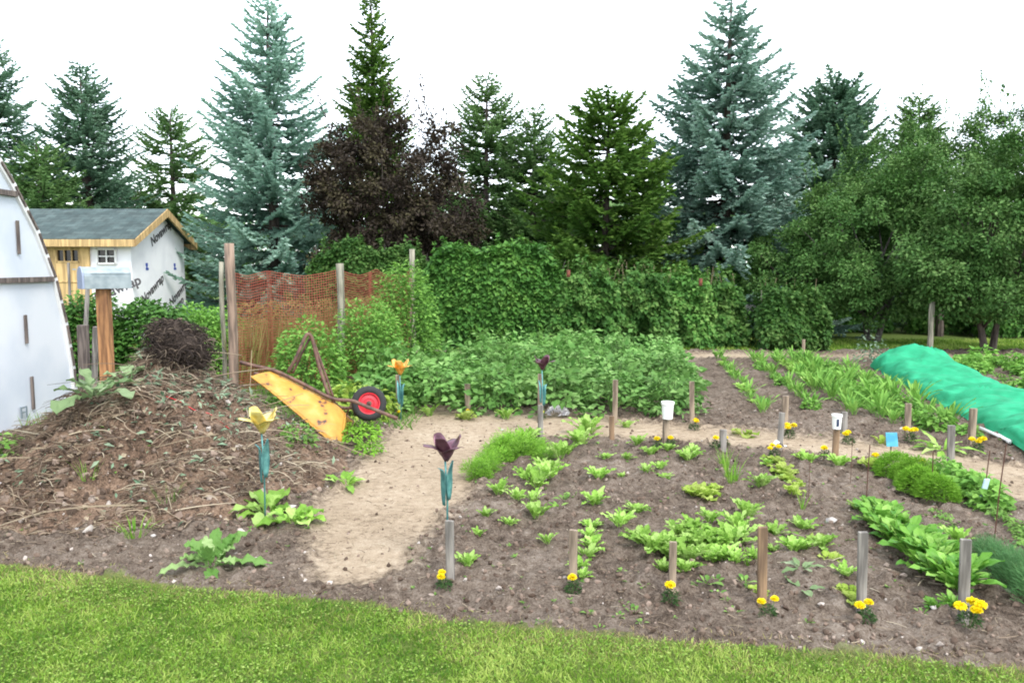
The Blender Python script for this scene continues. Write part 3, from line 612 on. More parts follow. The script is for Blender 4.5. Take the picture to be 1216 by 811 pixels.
for u, tv in ((1162, 423), (1205, 425)):
    pole(u, 0, tv, .022, 'gstake', 'small stake at the far right end, %s' % ('left one of two' if u < 1200 else 'right one of two'), Y=13.6, square=True, name='wooden_stake', cat='stake')

# rust red birdhouse-like tin on a cane and white bits in the gap of the raspberries
for u, v, lb in ((675, 325, 'small rust red tin hung in the raspberry bush near the hedge block'), (832, 335, 'small rust red tin hung in the raspberry bush under the blue spruce')):
    x, y, z = AT(u, v, 15.35); b = MB(); b.lathe([(.030, -.07), (.036, -.065), (.036, .065), (.032, .07), (.028, .065)], k=14); tag(b.obj('rusty_tin', mat('rust_tin', (.20, .055, .03), .8, ramp=[(.4, (.11, .035, .02)), (.65, (.24, .07, .04))], nscale=20), loc=(x, y, z), smooth=True), lb, 'tin')
x, y, z = AT(889, 366, 16.3); b = MB(); b.box((0, 0, 0), (.5, .03, .13)); b.box((.12, 0, -.2), (.42, .03, .09))
for s in (-.2, .28): b.box((s, .03, -.4), (.04, .03, .95))
tag(b.obj('board_rack', mat('white_board', (.5, .48, .45), .7, ramp=[(.35, (.25, .24, .22)), (.6, (.6, .58, .55))], nscale=9), loc=(x, y, z), bevel=.004), 'pale boards on legs seen through the gap in the raspberries', 'board')

# ------------------------------------------------------------------ orange netting
NP = [AT(268, 300, 9.9)[:2], AT(318, 300, 10.6)[:2], AT(403, 300, 11.35)[:2], AT(447, 300, 12.4)[:2], AT(489, 300, 14.25)[:2]]
seg = np.cumsum([0] + [math.dist(NP[i], NP[i + 1]) for i in range(len(NP) - 1)]); TL = seg[-1]
nxs = np.array([p[0] for p in NP]); nys = np.array([p[1] for p in NP])
def netpt(s, h):
    s = np.asarray(s, float); h = np.asarray(h, float)
    x = np.interp(s, seg, nxs); y = np.interp(s, seg, nys); k = np.minimum(np.abs(s[..., None] - seg[None]).min(-1), .7)
    top = 1.58 - .09 * np.sin(np.clip(k / .7, 0, 1) * 1.57) + .05 * (fbm(s * 1.5, s * 0, 81, 3) - .5)
    fold = .07 * (fbm(s * 2.5, h * .8, 83, 3) - .5) * 2 + .05 * np.exp(-((s - seg[1]) / .06) ** 2)
    return np.stack([x + fold * .6, y - fold, .01 + h * top], -1)
b = MB(); sw = .0042
hs = np.linspace(0, 1, 44); ss = np.arange(0, TL, .038)
for h in hs:
    s = np.arange(0, TL, .10); P = netpt(s, np.full(len(s), h)); V = np.stack([P - [0, 0, sw], P + [0, 0, sw]], 1).reshape(-1, 3); b.grid(V, len(s), 2, .5)
for q, s0 in enumerate(ss):
    h = np.linspace(0, 1, 12); A = netpt(np.full(12, s0 - sw * .8), h); B = netpt(np.full(12, s0 + sw * .8), h); V = np.stack([A, B], 1).reshape(-1, 3); b.grid(V, 12, 2, .5)
for s0, wd in ((seg[1], .07), (.02, .05), (seg[3] - .25, .1)):           # gathered folds where it doubles over
    for q in range(5):
        h = np.linspace(0, 1, 12); o = (q - 2) * wd / 5; A = netpt(np.full(12, s0 + o), h) - [0, .02, 0]; B = netpt(np.full(12, s0 + o + wd / 8), h) - [0, .03, 0]; b.grid(np.stack([A, B], 1).reshape(-1, 3), 12, 2, .5)
M['orange'] = mat('orange_netting', (.36, .10, .065), .7, trans=.3)
net = b.obj('orange_netting', M['orange']); tag(net, 'orange plastic safety netting strung between the fence posts', 'netting')
# tall tan grass and dill growing behind the netting
b = MB(); n = 2600; s = rng.random(n) * (seg[3]); P = netpt(s, np.zeros(n)); P[:, 1] += .12 + rng.random(n) * .6; P[:, 2] = 0
D = nrm(rng.normal(size=(n, 3)) * .13 + [0, 0, 1]); L = .75 + .35 * rng.random(n)
for tf in BLADE[1]: b.inst(BLADE[0], tf, frames(D, rng.normal(size=(n, 3)), L, .018, .25), P)
n = 2600; s = rng.random(n) * seg[3]; P = netpt(s, np.zeros(n)); P[:, 1] += .12 + rng.random(n) * .5; P[:, 2] = .3 + rng.random(n) ** .6 * .85
b.inst(DIAM[0], DIAM[1], frames(nrm(rng.normal(size=(n, 3)) + [0, 0, .6]), rng.normal(size=(n, 3)), .06, .022, .05), P)
tag(b.obj('grass', leafmat('tan_tall_grass', (.18, .21, .05), (.27, .25, .08), (.38, .32, .13))), 'tall yellowish seeding grass right behind the orange netting', 'grass', kind='stuff')

# ------------------------------------------------------------------ garden shed
XG = AT(155, 290, 17)[0]; YF, YB = 17.0, 19.75; YM = (YF + YB) / 2; ZE = 2.27; ZR = 2.88; XL = -11.6
shed = empty('garden_shed', ((XG + XL) / 2, YM, 0), 'small unfinished shed with house wrap walls and grey green shingle roof', 'shed')
ox, oy = (XG + XL) / 2, YM
def L3(x, y, z): return (x - ox, y - oy, z)
M['wrap'] = mat('house_wrap', (.84, .84, .86), .45, ramp=[(.35, (.78, .78, .81)), (.6, (.87, .87, .89))], nscale=3, bump=.25, bscale=5)
b = MB(); gb = [(XG, YF, -.05), (XG, YB, -.05), (XG, YB, ZE), (XG, YM, ZR - .05), (XG, YF, ZE)]
ga = [(XL, p[1], p[2]) for p in gb]
V = [L3(*p) for p in gb + ga]; b.add(V, [(0, 1, 2, 3, 4), (9, 8, 7, 6, 5), (1, 6, 7, 2)])
# front wall with window openings (door leaf at u 57..103, window at u 115..138)
dx0, dx1 = AT(57, 300, YF)[0], AT(103, 300, YF)[0]; wx0, wx1 = AT(116, 300, YF)[0], AT(138, 300, YF)[0]; wz0, wz1 = AT(116, 313, YF)[2], AT(116, 296, YF)[2]
for xa, xb, za, zb in ((XL, dx0, -.05, ZE), (dx1, wx0, -.05, ZE), (wx0, wx1, -.05, wz0), (wx0, wx1, wz1, ZE), (wx1, XG, -.05, ZE), (dx0, dx1, 1.98, ZE)):
    b.add([L3(xa, YF, za), L3(xb, YF, za), L3(xb, YF, zb), L3(xa, YF, zb)], [(0, 1, 2, 3)])
b.obj('wall', M['wrap'], shed)
M['shingle'] = bpy.data.materials.new('shingles'); m = M['shingle']; m.use_nodes = True; t = m.node_tree; p = t.nodes['Principled BSDF']
tcn = t.nodes.new('ShaderNodeUVMap'); bk = t.nodes.new('ShaderNodeTexBrick'); t.links.new(tcn.outputs[0], bk.inputs[0])
bk.inputs['Scale'].default_value = 1; bk.inputs['Brick Width'].default_value = .24; bk.inputs['Row Height'].default_value = .14; bk.inputs['Mortar Size'].default_value = .006; bk.inputs['Mortar Smooth'].default_value = .3
bk.inputs['Color1'].default_value = (.035, .058, .058, 1); bk.inputs['Color2'].default_value = (.065, .095, .093, 1); bk.inputs['Mortar'].default_value = (.03, .045, .045, 1); bk.inputs['Bias'].default_value = 0
n_ = t.nodes.new('ShaderNodeTexNoise'); n_.inputs['Scale'].default_value = 3.5; n_.inputs['Detail'].default_value = 6; t.links.new(tcn.outputs[0], n_.inputs[0])
mx = t.nodes.new('ShaderNodeMix'); mx.data_type = 'RGBA'; mx.blend_type = 'OVERLAY'; mx.inputs[0].default_value = .8; t.links.new(bk.outputs[0], mx.inputs[6]); t.links.new(n_.outputs[0], mx.inputs[7]); t.links.new(mx.outputs[2], p.inputs['Base Color'])
bmn = t.nodes.new('ShaderNodeBump'); bmn.inputs['Distance'].default_value = .02; bmn.inputs['Strength'].default_value = .6; t.links.new(bk.outputs['Fac'], bmn.inputs['Height']); bmn.invert = True; t.links.new(bmn.outputs[0], p.inputs['Normal']); p.inputs['Roughness'].default_value = .95
OH = .26; XR = XG + .22; sl_ = (ZR - ZE) / (YM - YF); th = .035
rb = MB()
for sg in (-1, 1):
    ye = YM + sg * (YM - YF + OH); ze = ZE - sl_ * OH
    V = [L3(XL - .2, ye, ze + .05), L3(XR, ye, ze + .05), L3(XR, YM, ZR + .05), L3(XL - .2, YM, ZR + .05)]; V2 = [(a, c, d - th) for a, c, d in V]
    f = [(0, 1, 2, 3), (7, 6, 5, 4), (0, 4, 5, 1), (1, 5, 6, 2), (3, 7, 4, 0)]
    if sg > 0: f = [q[::-1] for q in f]
    rb.add(V + V2, f)
roof = rb.obj('roof', M['shingle'], shed)
uvl = roof.data.uv_layers.new(name='UVMap')
for lp in roof.data.loops:
    c = roof.data.vertices[lp.vertex_index].co; uvl.data[lp.index].uv = (c.x + 20, math.hypot(c.y, (c.z - ZR)) + .002)
tb_ = MB(); fz = .13
for sg in (-1, 1):
    ye = YM + sg * (YM - YF + OH); ze = ZE - sl_ * OH
    V = [L3(XR + .02, ye, ze + .04), L3(XR + .02, YM, ZR + .045), L3(XR + .02, YM, ZR - fz), L3(XR + .02, ye, ze - fz + .02)]; V2 = [(a - .045, c, d) for a, c, d in V]
    tb_.add(V + V2, [(0, 1, 2, 3), (7, 6, 5, 4), (0, 4, 5, 1), (3, 2, 6, 7), (0, 3, 7, 4)])
    tb_.box(L3((XL + XR) / 2 - .1, ye - .0 + sg * .015, ze - .045), (XR - XL + .2, .035, .15))
tb_.obj('trim', M['pine'], shed, bevel=.003)
sb = MB(); sb.add([L3(XL, YF - OH + .03, ZE - sl_ * OH - .03), L3(XR - .03, YF - OH + .03, ZE - sl_ * OH - .03), L3(XR - .03, YF - .002, ZE - .03), L3(XL, YF - .002, ZE - .03)], [(0, 1, 2, 3)]); sb.obj('soffit', M['pine'], shed)
M['dark'] = mat('dark_interior_glass', (.012, .013, .015), .12)
M['white'] = mat('white_paint', (.75, .75, .74), .5)
db = MB(); dz0, dz1 = AT(60, 311, YF)[2], AT(60, 296, YF)[2]; px0, px1 = AT(68, 300, YF)[0], AT(95, 300, YF)[0]
for xa, xb, za, zb in ((dx0, px0, 0, 1.98), (px1, dx1, 0, 1.98), (px0, px1, 0, dz0), (px0, px1, dz1, 1.98)): db.box(L3((xa + xb) / 2, YF - .02, (za + zb) / 2), (xb - xa, .05, zb - za))
for xa in (dx0 - .03, dx1 + .03): db.box(L3(xa, YF - .035, 1.02), (.09, .05, 2.0))
db.box(L3((dx0 + dx1) / 2, YF - .037, 1.3), (dx1 - dx0 - .16, .05, .03)); db.box(L3((dx0 + dx1) / 2, YF - .035, 2.0), (dx1 - dx0 + .16, .052, .07))
door = db.obj('door', M['pine'], shed, bevel=.003)
def window(par, x0, x1, z0, z1, nx, nz, nm):
    f = MB(); cx_ = (x0 + x1) / 2
    for xx in (x0, x1): f.box(L3(xx, YF - .03, (z0 + z1) / 2), (.035, .05, z1 - z0 + .035))
    for zz in (z0, z1): f.box(L3(cx_, YF - .031, zz), (x1 - x0, .048, .035))
    for i in range(1, nx): f.box(L3(x0 + (x1 - x0) * i / nx, YF - .029, (z0 + z1) / 2), (.022, .03, z1 - z0))
    for i in range(1, nz): f.box(L3(cx_, YF - .028, z0 + (z1 - z0) * i / nz), (x1 - x0, .028, .022))
    wo = f.obj('window', M['white'] if nm else M['pine'], par); g = MB(); g.box(L3(cx_, YF + .01, (z0 + z1) / 2), (x1 - x0, .01, z1 - z0))
    return wo, g
wo, g = window(shed, wx0, wx1, wz0, wz1, 2, 2, 1); g.obj('pane', M['dark'], wo)
wo, g = window(door, px0, px1, dz0, dz1, 3, 1, 0); wo.parent = shed; wo['label'] = 'wide low window set in the pine door'; g.obj('pane', M['dark'], wo)
M['ink'] = mat('grey_ink', (.07, .065, .07), .6); M['blueink'] = mat('blue_ink', (.03, .07, .35), .6)
def text(body, size, loc, rot, m, par, name='lettering', ext=.001, shear=0):
    c = bpy.data.curves.new(name, 'FONT'); c.body = body; c.size = size; c.extrude = ext; c.align_x = 'CENTER'; c.align_y = 'CENTER'; c.offset = size * .03; c.shear = shear
    o = bpy.data.objects.new(name, c); col.objects.link(o); o.rotation_euler = rot; o.location = loc; o.data.materials.append(m)
    bpy.context.view_layer.update(); me = bpy.data.meshes.new_from_object(o); o2 = bpy.data.objects.new(name, me); col.objects.link(o2); o2.rotation_euler = rot; o2.location = loc; o2.parent = par
    bpy.data.objects.remove(o); return o2
def on_gable(u, v):
    Y = XG * F / (u - UC); return L3(XG + .006, Y, AT(u, v, Y)[2])
def grot(a): return (Matrix.Rotation(math.pi / 2, 4, 'Z') @ Matrix.Rotation(math.pi / 2, 4, 'X') @ Matrix.Rotation(a, 4, 'Z')).to_euler()
def frot(a): return (Matrix.Rotation(math.pi / 2, 4, 'X') @ Matrix.Rotation(a, 4, 'Z')).to_euler()
text('Novawrap', .29, on_gable(182, 343), grot(R(25)), M['ink'], shed, shear=.1)
text('Novawrap', .29, on_gable(195, 276), grot(R(25)), M['ink'], shed, shear=.1)
text('Novawrap', .29, on_gable(213, 347), grot(R(25)), M['ink'], shed, shear=.1)
text('Novawrap', .29, on_gable(206, 369), grot(R(25)), M['ink'], shed, shear=.1)
xx, _, zz = AT(141, 345, YF); text('Novawrap', .29, L3(xx - .1, YF - .006, zz), frot(R(22)), M['ink'], shed, shear=.1)
for u in (176, 209):
    bb = MB(); c = on_gable(u, 317); bb.box((c[0], c[1], c[2] + .05), (.003, .10, .07)); bb.box((c[0], c[1] + .015, c[2] - .045), (.003, .14, .05)); bb.box((c[0] + .001, c[1], c[2] + .0), (.003, .06, .04)); bb.obj('print_mark', M['blueink'], shed)

# ------------------------------------------------------------------ white arched greenhouse (end wall faces right)
XA = -5.0; prof = [(9.0, -.1), (9.0, .02), (8.96, .5), (8.86, 1.0), (8.70, 1.5), (8.42, 2.0), (8.06, 2.45), (7.65, 2.88), (7.2, 3.2), (6.7, 3.42), (6.3, 3.5)]
prof = prof + [(12.6 - y, z) for y, z in prof[-2::-1]]
gh_ = empty('greenhouse', (XA, 6.3, 0), 'white plastic covered arched greenhouse at the left edge', 'greenhouse')
M['plastic'] = mat('white_plastic_sheet', (.62, .66, .71), .35, ramp=[(.35, (.54, .59, .65)), (.6, (.66, .69, .73))], nscale=1.5, bump=.35, bscale=2.2)
def P5(y, z, dx=0): return (dx, y - 6.3, z)
b = MB(); n = len(prof); b.add([P5(y, z) for y, z in prof], [tuple(range(n))]); b.obj('end_wall', M['plastic'], gh_); b = MB(); b.add([P5(y, z, -6) for y, z in prof], [tuple(range(n))[::-1]]); b.obj('rear_wall', M['plastic'], gh_)
b = MB(); V = np.array([P5(y, z, dx) for y, z in prof for dx in np.linspace(.0, -6, 13)]); V[:, 2] += .004; b.grid(V, n, 13); b.obj('roof_cover', M['plastic'], gh_, smooth=True)
rim = MB(); wrim = MB()
for i in range(n - 1):
    (y0, z0), (y1, z1) = prof[i], prof[i + 1]; d = np.array([y1 - y0, z1 - z0]); d /= np.linalg.norm(d); nn = np.array([d[1], -d[0]])
    inn = -nn * np.sign(nn[0] if abs(nn[0]) > .2 else 1)
    wrim.bar(P5(y0, z0, .012), P5(y1, z1, .012), .03, .075)
wrim.obj('arch_rim', M['white'], gh_, bevel=.003)
for i in range(1, n - 1):                                 # short dark clips along the rim
    for q in (0.04, .54):
        (y0, z0), (y1, z1) = prof[i], prof[i + 1]; a = np.array([y0, z0]) * (1 - q) + np.array([y1, z1]) * q; c = np.array([y0, z0]) * (1 - q - .42) + np.array([y1, z1]) * (q + .42)
        rim.bar(P5(a[0], a[1], .035), P5(c[0], c[1], .035), .02, .022)
rim.obj('rim_batten', M['dwood'], gh_)
for z, yb in ((1.5, 8.66), (2.36, 8.1)):
    b = MB(); b.bar(P5(12.6 - yb, z, .02), P5(yb, z, .02), .04, .055); b.obj('batten', M['dwood'], gh_, bevel=.003)
for u, va, vb in ((24.5, 262, 302), (27.5, 374, 408), (31, 447, 486)):
    Y = XA * F / (u - UC); z0, z1 = AT(u, vb, Y)[2], AT(u, va, Y)[2]; b = MB(); b.box((.016, Y - 6.3, (z0 + z1) / 2), (.02, .034, z1 - z0)); b.obj('batten', M['dwood'], gh_, bevel=.003)
b = MB()
for s in (-1, 1):
    b.box((-.2, .9 * s + .35, 3.45 - abs(s) * .15), (.5, .05, .5), rot=(s * .6, 0, 0))
b.obj('vent_flap', mat('cloudy_plastic', (.45, .52, .58), .3), gh_)
b = MB(); b.bar(P5(7.95, 2.75, -.3), P5(7.65, 3.2, -.3), .3, .05); b.obj('vent_hood', mat('cloudy_plastic_light', (.5, .58, .66), .3), gh_)
x, y, z = AT(18, 503, 8.0); b = MB()
for q in (-.03, .03): b.bar((q * .3, q, 0), (q * .3, q, .12), .012, .012)
b.bar((0, -.04, .11), (0, .05, .11), .012, .012); b.bar((0, -.04, .06), (0, .04, .06), .01, .01); o = b.obj('latch', mat('galvanised', (.3, .36, .4), .4, .6), gh_); o.location = (.03, y - 6.3, max(z, .1))

# ------------------------------------------------------------------ mailbox on cedar post
mx_, my_ = AT(120.5, 300, 8.3)[:2]; zt = AT(120, 343, 8.3)[2]
mb_ = empty('mailbox', (mx_, my_, 0), 'dome topped silver metal mailbox on thick orange brown wooden post', 'mailbox')
b = MB(); b.bar((0, 0, -.1), (0, 0, zt), .115, .115); b.obj('post', M['cedar'], mb_, bevel=.01)
M['galv'] = mat('galvanised_sheet', (.26, .31, .33), .42, .3, ramp=[(.35, (.21, .26, .28)), (.65, (.32, .37, .39))], nscale=10, bump=.1)
pr_ = [(-.095, 0), (-.095, .13)] + [(.095 * math.cos(a), .13 + .095 * math.sin(a)) for a in np.linspace(math.pi, 0, 11)[1:-1]] + [(.095, .13), (.095, 0)]
def boxprof(pr, x0, x1, sc=1.0):
    b = MB(); n = len(pr); V = [(x, y * sc, .0 + z * (1 if sc == 1 else 1.02)) for x in (x0, x1) for y, z in pr]
    b.add(V, [tuple(range(n))[::-1], tuple(range(n, 2 * n))] + [(i, (i + 1) % n, n + (i + 1) % n, n + i) for i in range(n)]); return b
bz = R(-28)
o = boxprof(pr_, -.225, .225).obj('box', M['galv'], mb_, loc=(.03, 0, zt + .002), bevel=.003); o.rotation_euler = (0, 0, R(42)); bx = o
d = boxprof(pr_, -.247, -.226, 1.04).obj('door', mat('galvanised_door', (.27, .32, .43), .55, .1), bx, bevel=.004)
b = MB(); b.box((.03, 0, .145), (.38, .1945, .006)); b.box((.03, 0, .16), (.38, .1945, .004)); b.obj('seam', M['galv'], bx)
b = MB(); b.box((-.29, 0, .2), (.03, .03, .012)); b.obj('handle', M['galv'], bx)
tag(bx)
# old fence scraps beside the greenhouse
for u, tv, Y, rad, lb, ln in ((93, 386, 9.5, .05, 'dark weathered stump of a post next to the greenhouse edge', (.0, 0)), (101, 388, 9.9, .03, 'pale split stake leaning right beside the dark stump', (.10, 0)), (88, 330, 10.5, .022, 'thin grey stake leaning right, left of the mailbox', (.11, 0)), (80, 312, 11.5, .015, 'thin upright brown pole between greenhouse and mailbox', (0, 0))):
    pole(u, 0, tv, rad, 'dwood' if u == 93 else 'gstake', lb, Y=Y, square=True, lean=ln, name='old_post')

# ------------------------------------------------------------------ compost heap
pxs = np.arange(-5.0, -1.0, .028); pys = np.arange(4.4, 9.0, .028); a, c = np.meshgrid(pxs, pys, indexing='ij'); hh = pile_h(a, c); pz = hh + pile_rough(a, c)
pz = pz - .11 * np.clip((.06 - hh) / .06, 0, 1)
pl_ = empty('compost_heap', (-3.0, 6.6, 0), 'large brown compost heap of soil, roots and dead stalks left of the wheelbarrow', 'compost heap')
b = MB(); b.grid(np.stack([a + 3.0, c - 6.6, pz], -1).reshape(-1, 3), len(pxs), len(pys)); b.obj('mound', M['compost'], pl_, smooth=True)
def ribbons(n, P, az, L, wd, tint, seed, lift=.5, curl=.6, seg_=5):
    """thin curved stalks (three-sided), lying over a surface"""
    r = np.random.default_rng(seed); b = MB(); t = np.linspace(0, 1, seg_)
    el = r.normal(size=n) * lift * .35 + .12; cu = r.normal(size=n) * curl; V = np.zeros((n, seg_, 3)); V[:, 0] = P; A = az.copy(); E = el.copy()
    for i in range(1, seg_):
        d = np.stack([np.cos(A) * np.cos(E), np.sin(A) * np.cos(E), np.sin(E)], 1); V[:, i] = V[:, i - 1] + d * (L / (seg_ - 1))[:, None]; A += cu / seg_ * 1.5; E -= (.25 + .3 * r.random(n)) * lift
    D = np.gradient(V, axis=1); D = nrm(D); X = nrm(np.cross(D, np.array([0, 0, 1.]))); Z = np.cross(X, D); off = []
    wt = (wd[:, None] * (1 - .6 * t)[None])[..., None]
    for k in range(3):
        an = k * 2.094; off.append(V + (X * math.cos(an) + Z * math.sin(an)) * wt)
    VV = np.stack(off, 2).reshape(-1, 3); Fc = []
    for i in range(seg_ - 1):
        for k in range(3): Fc.append((i * 3 + k, i * 3 + (k + 1) % 3, (i + 1) * 3 + (k + 1) % 3, (i + 1) * 3 + k))
    Fc = np.array(Fc); Fa = (Fc[None] + (np.arange(n) * seg_ * 3)[:, None, None]).reshape(-1, 4)
    b.add(VV, Fa, np.repeat(tint, seg_ * 3)); return b
def pile_pts(n, seed, sx=(-4.9, -1.5), sy=(4.7, 7.9), p=.6):
    r = np.random.default_rng(seed); x = r.random(n * 4) * (sx[1] - sx[0]) + sx[0]; y = r.random(n * 4) * (sy[1] - sy[0]) + sy[0]
    k = (r.random(n * 4) < np.clip(pile_h(x, y) * 2.2, .10, 1) ** p) & (fbm(x * 2.6, y * 2.6, 131, 4) > (.47 if n > 9000 else 0)); x = x[k][:n]; y = y[k][:n]; return x, y, surf(x, y), r
x, y, z, r = pile_pts(10500, 91); n = len(x)
b = ribbons(n, np.stack([x + 3, y - 6.6, z + .004 + .02 * r.random(n)], 1), r.random(n) * 6.28, .05 + .22 * r.random(n) ** 2, .0018 + .005 * r.random(n) ** 2, np.clip(r.random(n) ** 1.2 * .9 + .1 * (x > -3), 0, 1), 92)
tag(b.obj('dead_stalks', M['straw'], pl_), kind='stuff')
x, y, z, r = pile_pts(260, 95); n = len(x)
b = ribbons(n, np.stack([x + 3, y - 6.6, z + .01], 1), r.random(n) * 6.28, .25 + .3 * r.random(n), .004 + .004 * r.random(n), r.random(n), 96, lift=.12, seg_=7)
o = tag(b.obj('long_stalks', M['straw'], pl_), kind='stuff')
x, y, z, r = pile_pts(5500, 93); n = len(x); b = MB(); D = runit(n, r) * [1, 1, .35]; L = .015 + .04 * r.random(n) ** 1.5
b.inst(LEAF5[0], LEAF5[1], frames(D, np.array([0, 0, 1.]) + r.normal(size=(n, 3)) * .6, L, L * .7, L), np.stack([x + 3, y - 6.6, z + .008], 1), r.random(n) ** .9 * .85)
tag(b.obj('dead_leaves', M['straw'], pl_), kind='stuff')
# wilted green weeds thrown on the right shoulder and front
b = MB(); r = np.random.default_rng(97)
for cxx, cyy, sx_, sy_, n in ((-2.45, 6.45, .38, .35, 520), (-3.6, 6.6, .18, .15, 60), (-2.9, 5.4, .6, .3, 110), (-2.5, 6.0, .4, .3, 160)):
    x = cxx + r.normal(size=n) * sx_; y = cyy + r.normal(size=n) * sy_; z = surf(x, y); L = .03 + .06 * r.random(n)
    b.inst(LEAF5[0], LEAF5[1], frames(runit(n, r) * [1, 1, .4], np.array([0, 0, 1.]) + r.normal(size=(n, 3)) * .7, L, L * .35, L), np.stack([x + 3, y - 6.6, z + .015 + .03 * r.random(n)], 1), r.random(n))
tag(b.obj('wilted_weeds', M['pale'], pl_), kind='stuff')
# clods and stones over soil
def lump_tmpl(seed):
    r = np.random.default_rng(seed); import bmesh
    bm = bmesh.new(); bmesh.ops.create_icosphere(bm, subdivisions=1, radius=1); V = np.array([v.co[:] for v in bm.verts]); Fc = np.array([[v.index for v in f.verts] for f in bm.faces]); bm.free()
    return V * (1 + .35 * r.normal(size=(len(V), 1)).clip(-1, 1)) * [1, .85, .6], Fc
def scatter_soil(n, seed, xr=(-5.2, 6), yr=(3.2, 9.5)):
    r = np.random.default_rng(seed); y = yr[0] + (yr[1] - yr[0]) * r.random(n) ** 1.4; x = xr[0] + (xr[1] - xr[0]) * r.random(n); l, p, f = regions(x, y); return x, y, (l, p, f), r
b = MB(); x, y, (l, p, f), r = scatter_soil(26000, 101); k = ~l & ~f & (~p | (r.random(len(x)) < .10)); x = x[k]; y = y[k]; z = surf(x, y); n = len(x); sz = .004 + .017 * r.random(n) ** 3.5
for q in range(4):
    s_ = np.arange(n) % 4 == q; T = lump_tmpl(q); nn_ = s_.sum(); b.inst(T[0], T[1], frames(runit(nn_, r), runit(nn_, r), sz[s_], sz[s_], sz[s_]), np.stack([x[s_], y[s_], z[s_] + sz[s_] * .15], 1), r.random(nn_))
tag(b.obj('dirt_clods', tintmat('clods', [(0, (.06, .04, .028)), (.5, (.14, .10, .075)), (.93, (.25, .19, .15)), (1, (.45, .41, .37))]), smooth=False), 'crumbly clods and small stones lying on the garden soil', 'clods', kind='stuff')
x, y, (l, p, f), r = scatter_soil(9000, 103); k = ~l & ~f; x = x[k]; y = y[k]; z = surf(x, y); n = len(x)
b = ribbons(n, np.stack([x, y, z + .003], 1), r.random(n) * 6.28, .02 + .08 * r.random(n) ** 2, .0012 + .0015 * r.random(n), .2 + .8 * r.random(n), 104, lift=.2)
tag(b.obj('dry_litter', M['straw']), 'bits of straw and dead stem scattered over soil and path', 'litter', kind='stuff')

x, y, z, r = pile_pts(5200, 141, p=.4); n = len(x); b = MB(); sz = .006 + .03 * r.random(n) ** 3
for q in range(4):
    s_ = np.arange(n) % 4 == q; T = lump_tmpl(20 + q); k_ = s_.sum(); b.inst(T[0], T[1], frames(runit(k_, r), runit(k_, r), sz[s_], sz[s_], sz[s_]), np.stack([x[s_] + 3, y[s_] - 6.6, z[s_] + sz[s_] * .2], 1), r.random(k_))
tag(b.obj('lumps', bpy.data.materials['clods'], pl_), kind='stuff')
# root clump on top of the heap
rx, ry, _ = AT(213, 400, 6.4); rz_ = float(surf(np.array([rx]), np.array([ry]))[0])
rc_ = empty('root_clump', (rx, ry, rz_ - .03), 'dark tangled clump of soil and roots sitting on top of the compost heap', 'root clump')
b = MB(); nu, nv = 48, 26; U, Vv = np.meshgrid(np.linspace(0, 2 * np.pi, nu), np.linspace(-1.45, 1.5, nv), indexing='ij')
q = 1 + .38 * (fbm(np.cos(U) * 1.6 + 5, np.sin(U) * 1.6 + Vv * 1.2 + 5, 111, 5, .6) - .5) * 2 + .10 * (vn(U * 8, Vv * 8, 118) - .5); q[-1] = q[0]
b.grid(np.stack([np.cos(U) * np.cos(Vv) * .22 * q, np.sin(U) * np.cos(Vv) * .19 * q, .16 + np.sin(Vv) * .185 * q - np.cos(U) * np.cos(Vv) * .06], -1).reshape(-1, 3), nu, nv); b.obj('soil_ball', groundmat('peat', [(.38, (.018, .013, .011)), (.5, (.04, .03, .025)), (.64, (.09, .07, .055))], 4, 25, 120, bump=1), rc_, smooth=True)
n = 1700; d = runit(n); q = (.78 + .5 * fbm(np.arctan2(d[:, 1], d[:, 0]) * 1.4 + 5, d[:, 2] * 2.5, 117, 3)) + .06 * rng.random(n); P = d * q[:, None] * [.225, .20, .19] + [0, 0, .17]; P[:, 2] -= d[:, 0] * .06
az = np.arctan2(d[:, 1], d[:, 0]) + 1.3 + rng.normal(size=n) * .9
b = ribbons(n, P, az, (.04 + .10 * rng.random(n)), .002 + .005 * rng.random(n) ** 3, rng.random(n) ** 1.2, 112, lift=.6, curl=3.0, seg_=6); tag(b.obj('roots', M['roots'], rc_), kind='stuff')

# long stalks leaning by the wheelbarrow
def stick(label, pts, rad, m='cane', name='dead_stalk', group=None):
    b = MB(); P = np.array(pts, float); o = P[0].copy(); b.tube(P - o, np.linspace(rad, rad * .5, len(P)), 6); return tag(b.obj(name, M[m], loc=o, smooth=True), label, 'stalk', group)
stick('upright thin pale stalk left of the wheelbarrow tray', [AT(295, 500, 6.75), AT(297, 460, 6.8), AT(299, 416, 6.85)], .005)
stick('thin pale stick lying across the yellow wheelbarrow tray', [AT(292, 487, 6.7), AT(325, 479, 6.85), AT(360, 467, 6.95)], .005)
stick('long thin bent stick trailing from the heap over to the path', [AT(325, 508, 6.75), AT(380, 518, 6.6), AT(420, 535, 6.55), AT(460, 549, 6.6)], .005)
stick('bare twig sticking out in front of the greenhouse wall', [AT(140, 452, 7.2), AT(90, 453, 7.2), AT(56, 457, 7.2)], .004, 'graybark')
M['redcord'] = mat('red_cord', (.5, .04, .04), .5)
b = MB(); pts = [AT(u, v, 5.9) for u, v in ((200, 536), (215, 530), (232, 529), (250, 535), (275, 537))]; pts = [(p[0], p[1], float(surf(np.array([p[0]]), np.array([p[1]]))[0]) + .012) for p in pts]; b.tube(pts, .004, 6); tag(b.obj('red_cord', M['redcord'], smooth=True), 'short piece of red cord lying on the compost heap', 'cord')

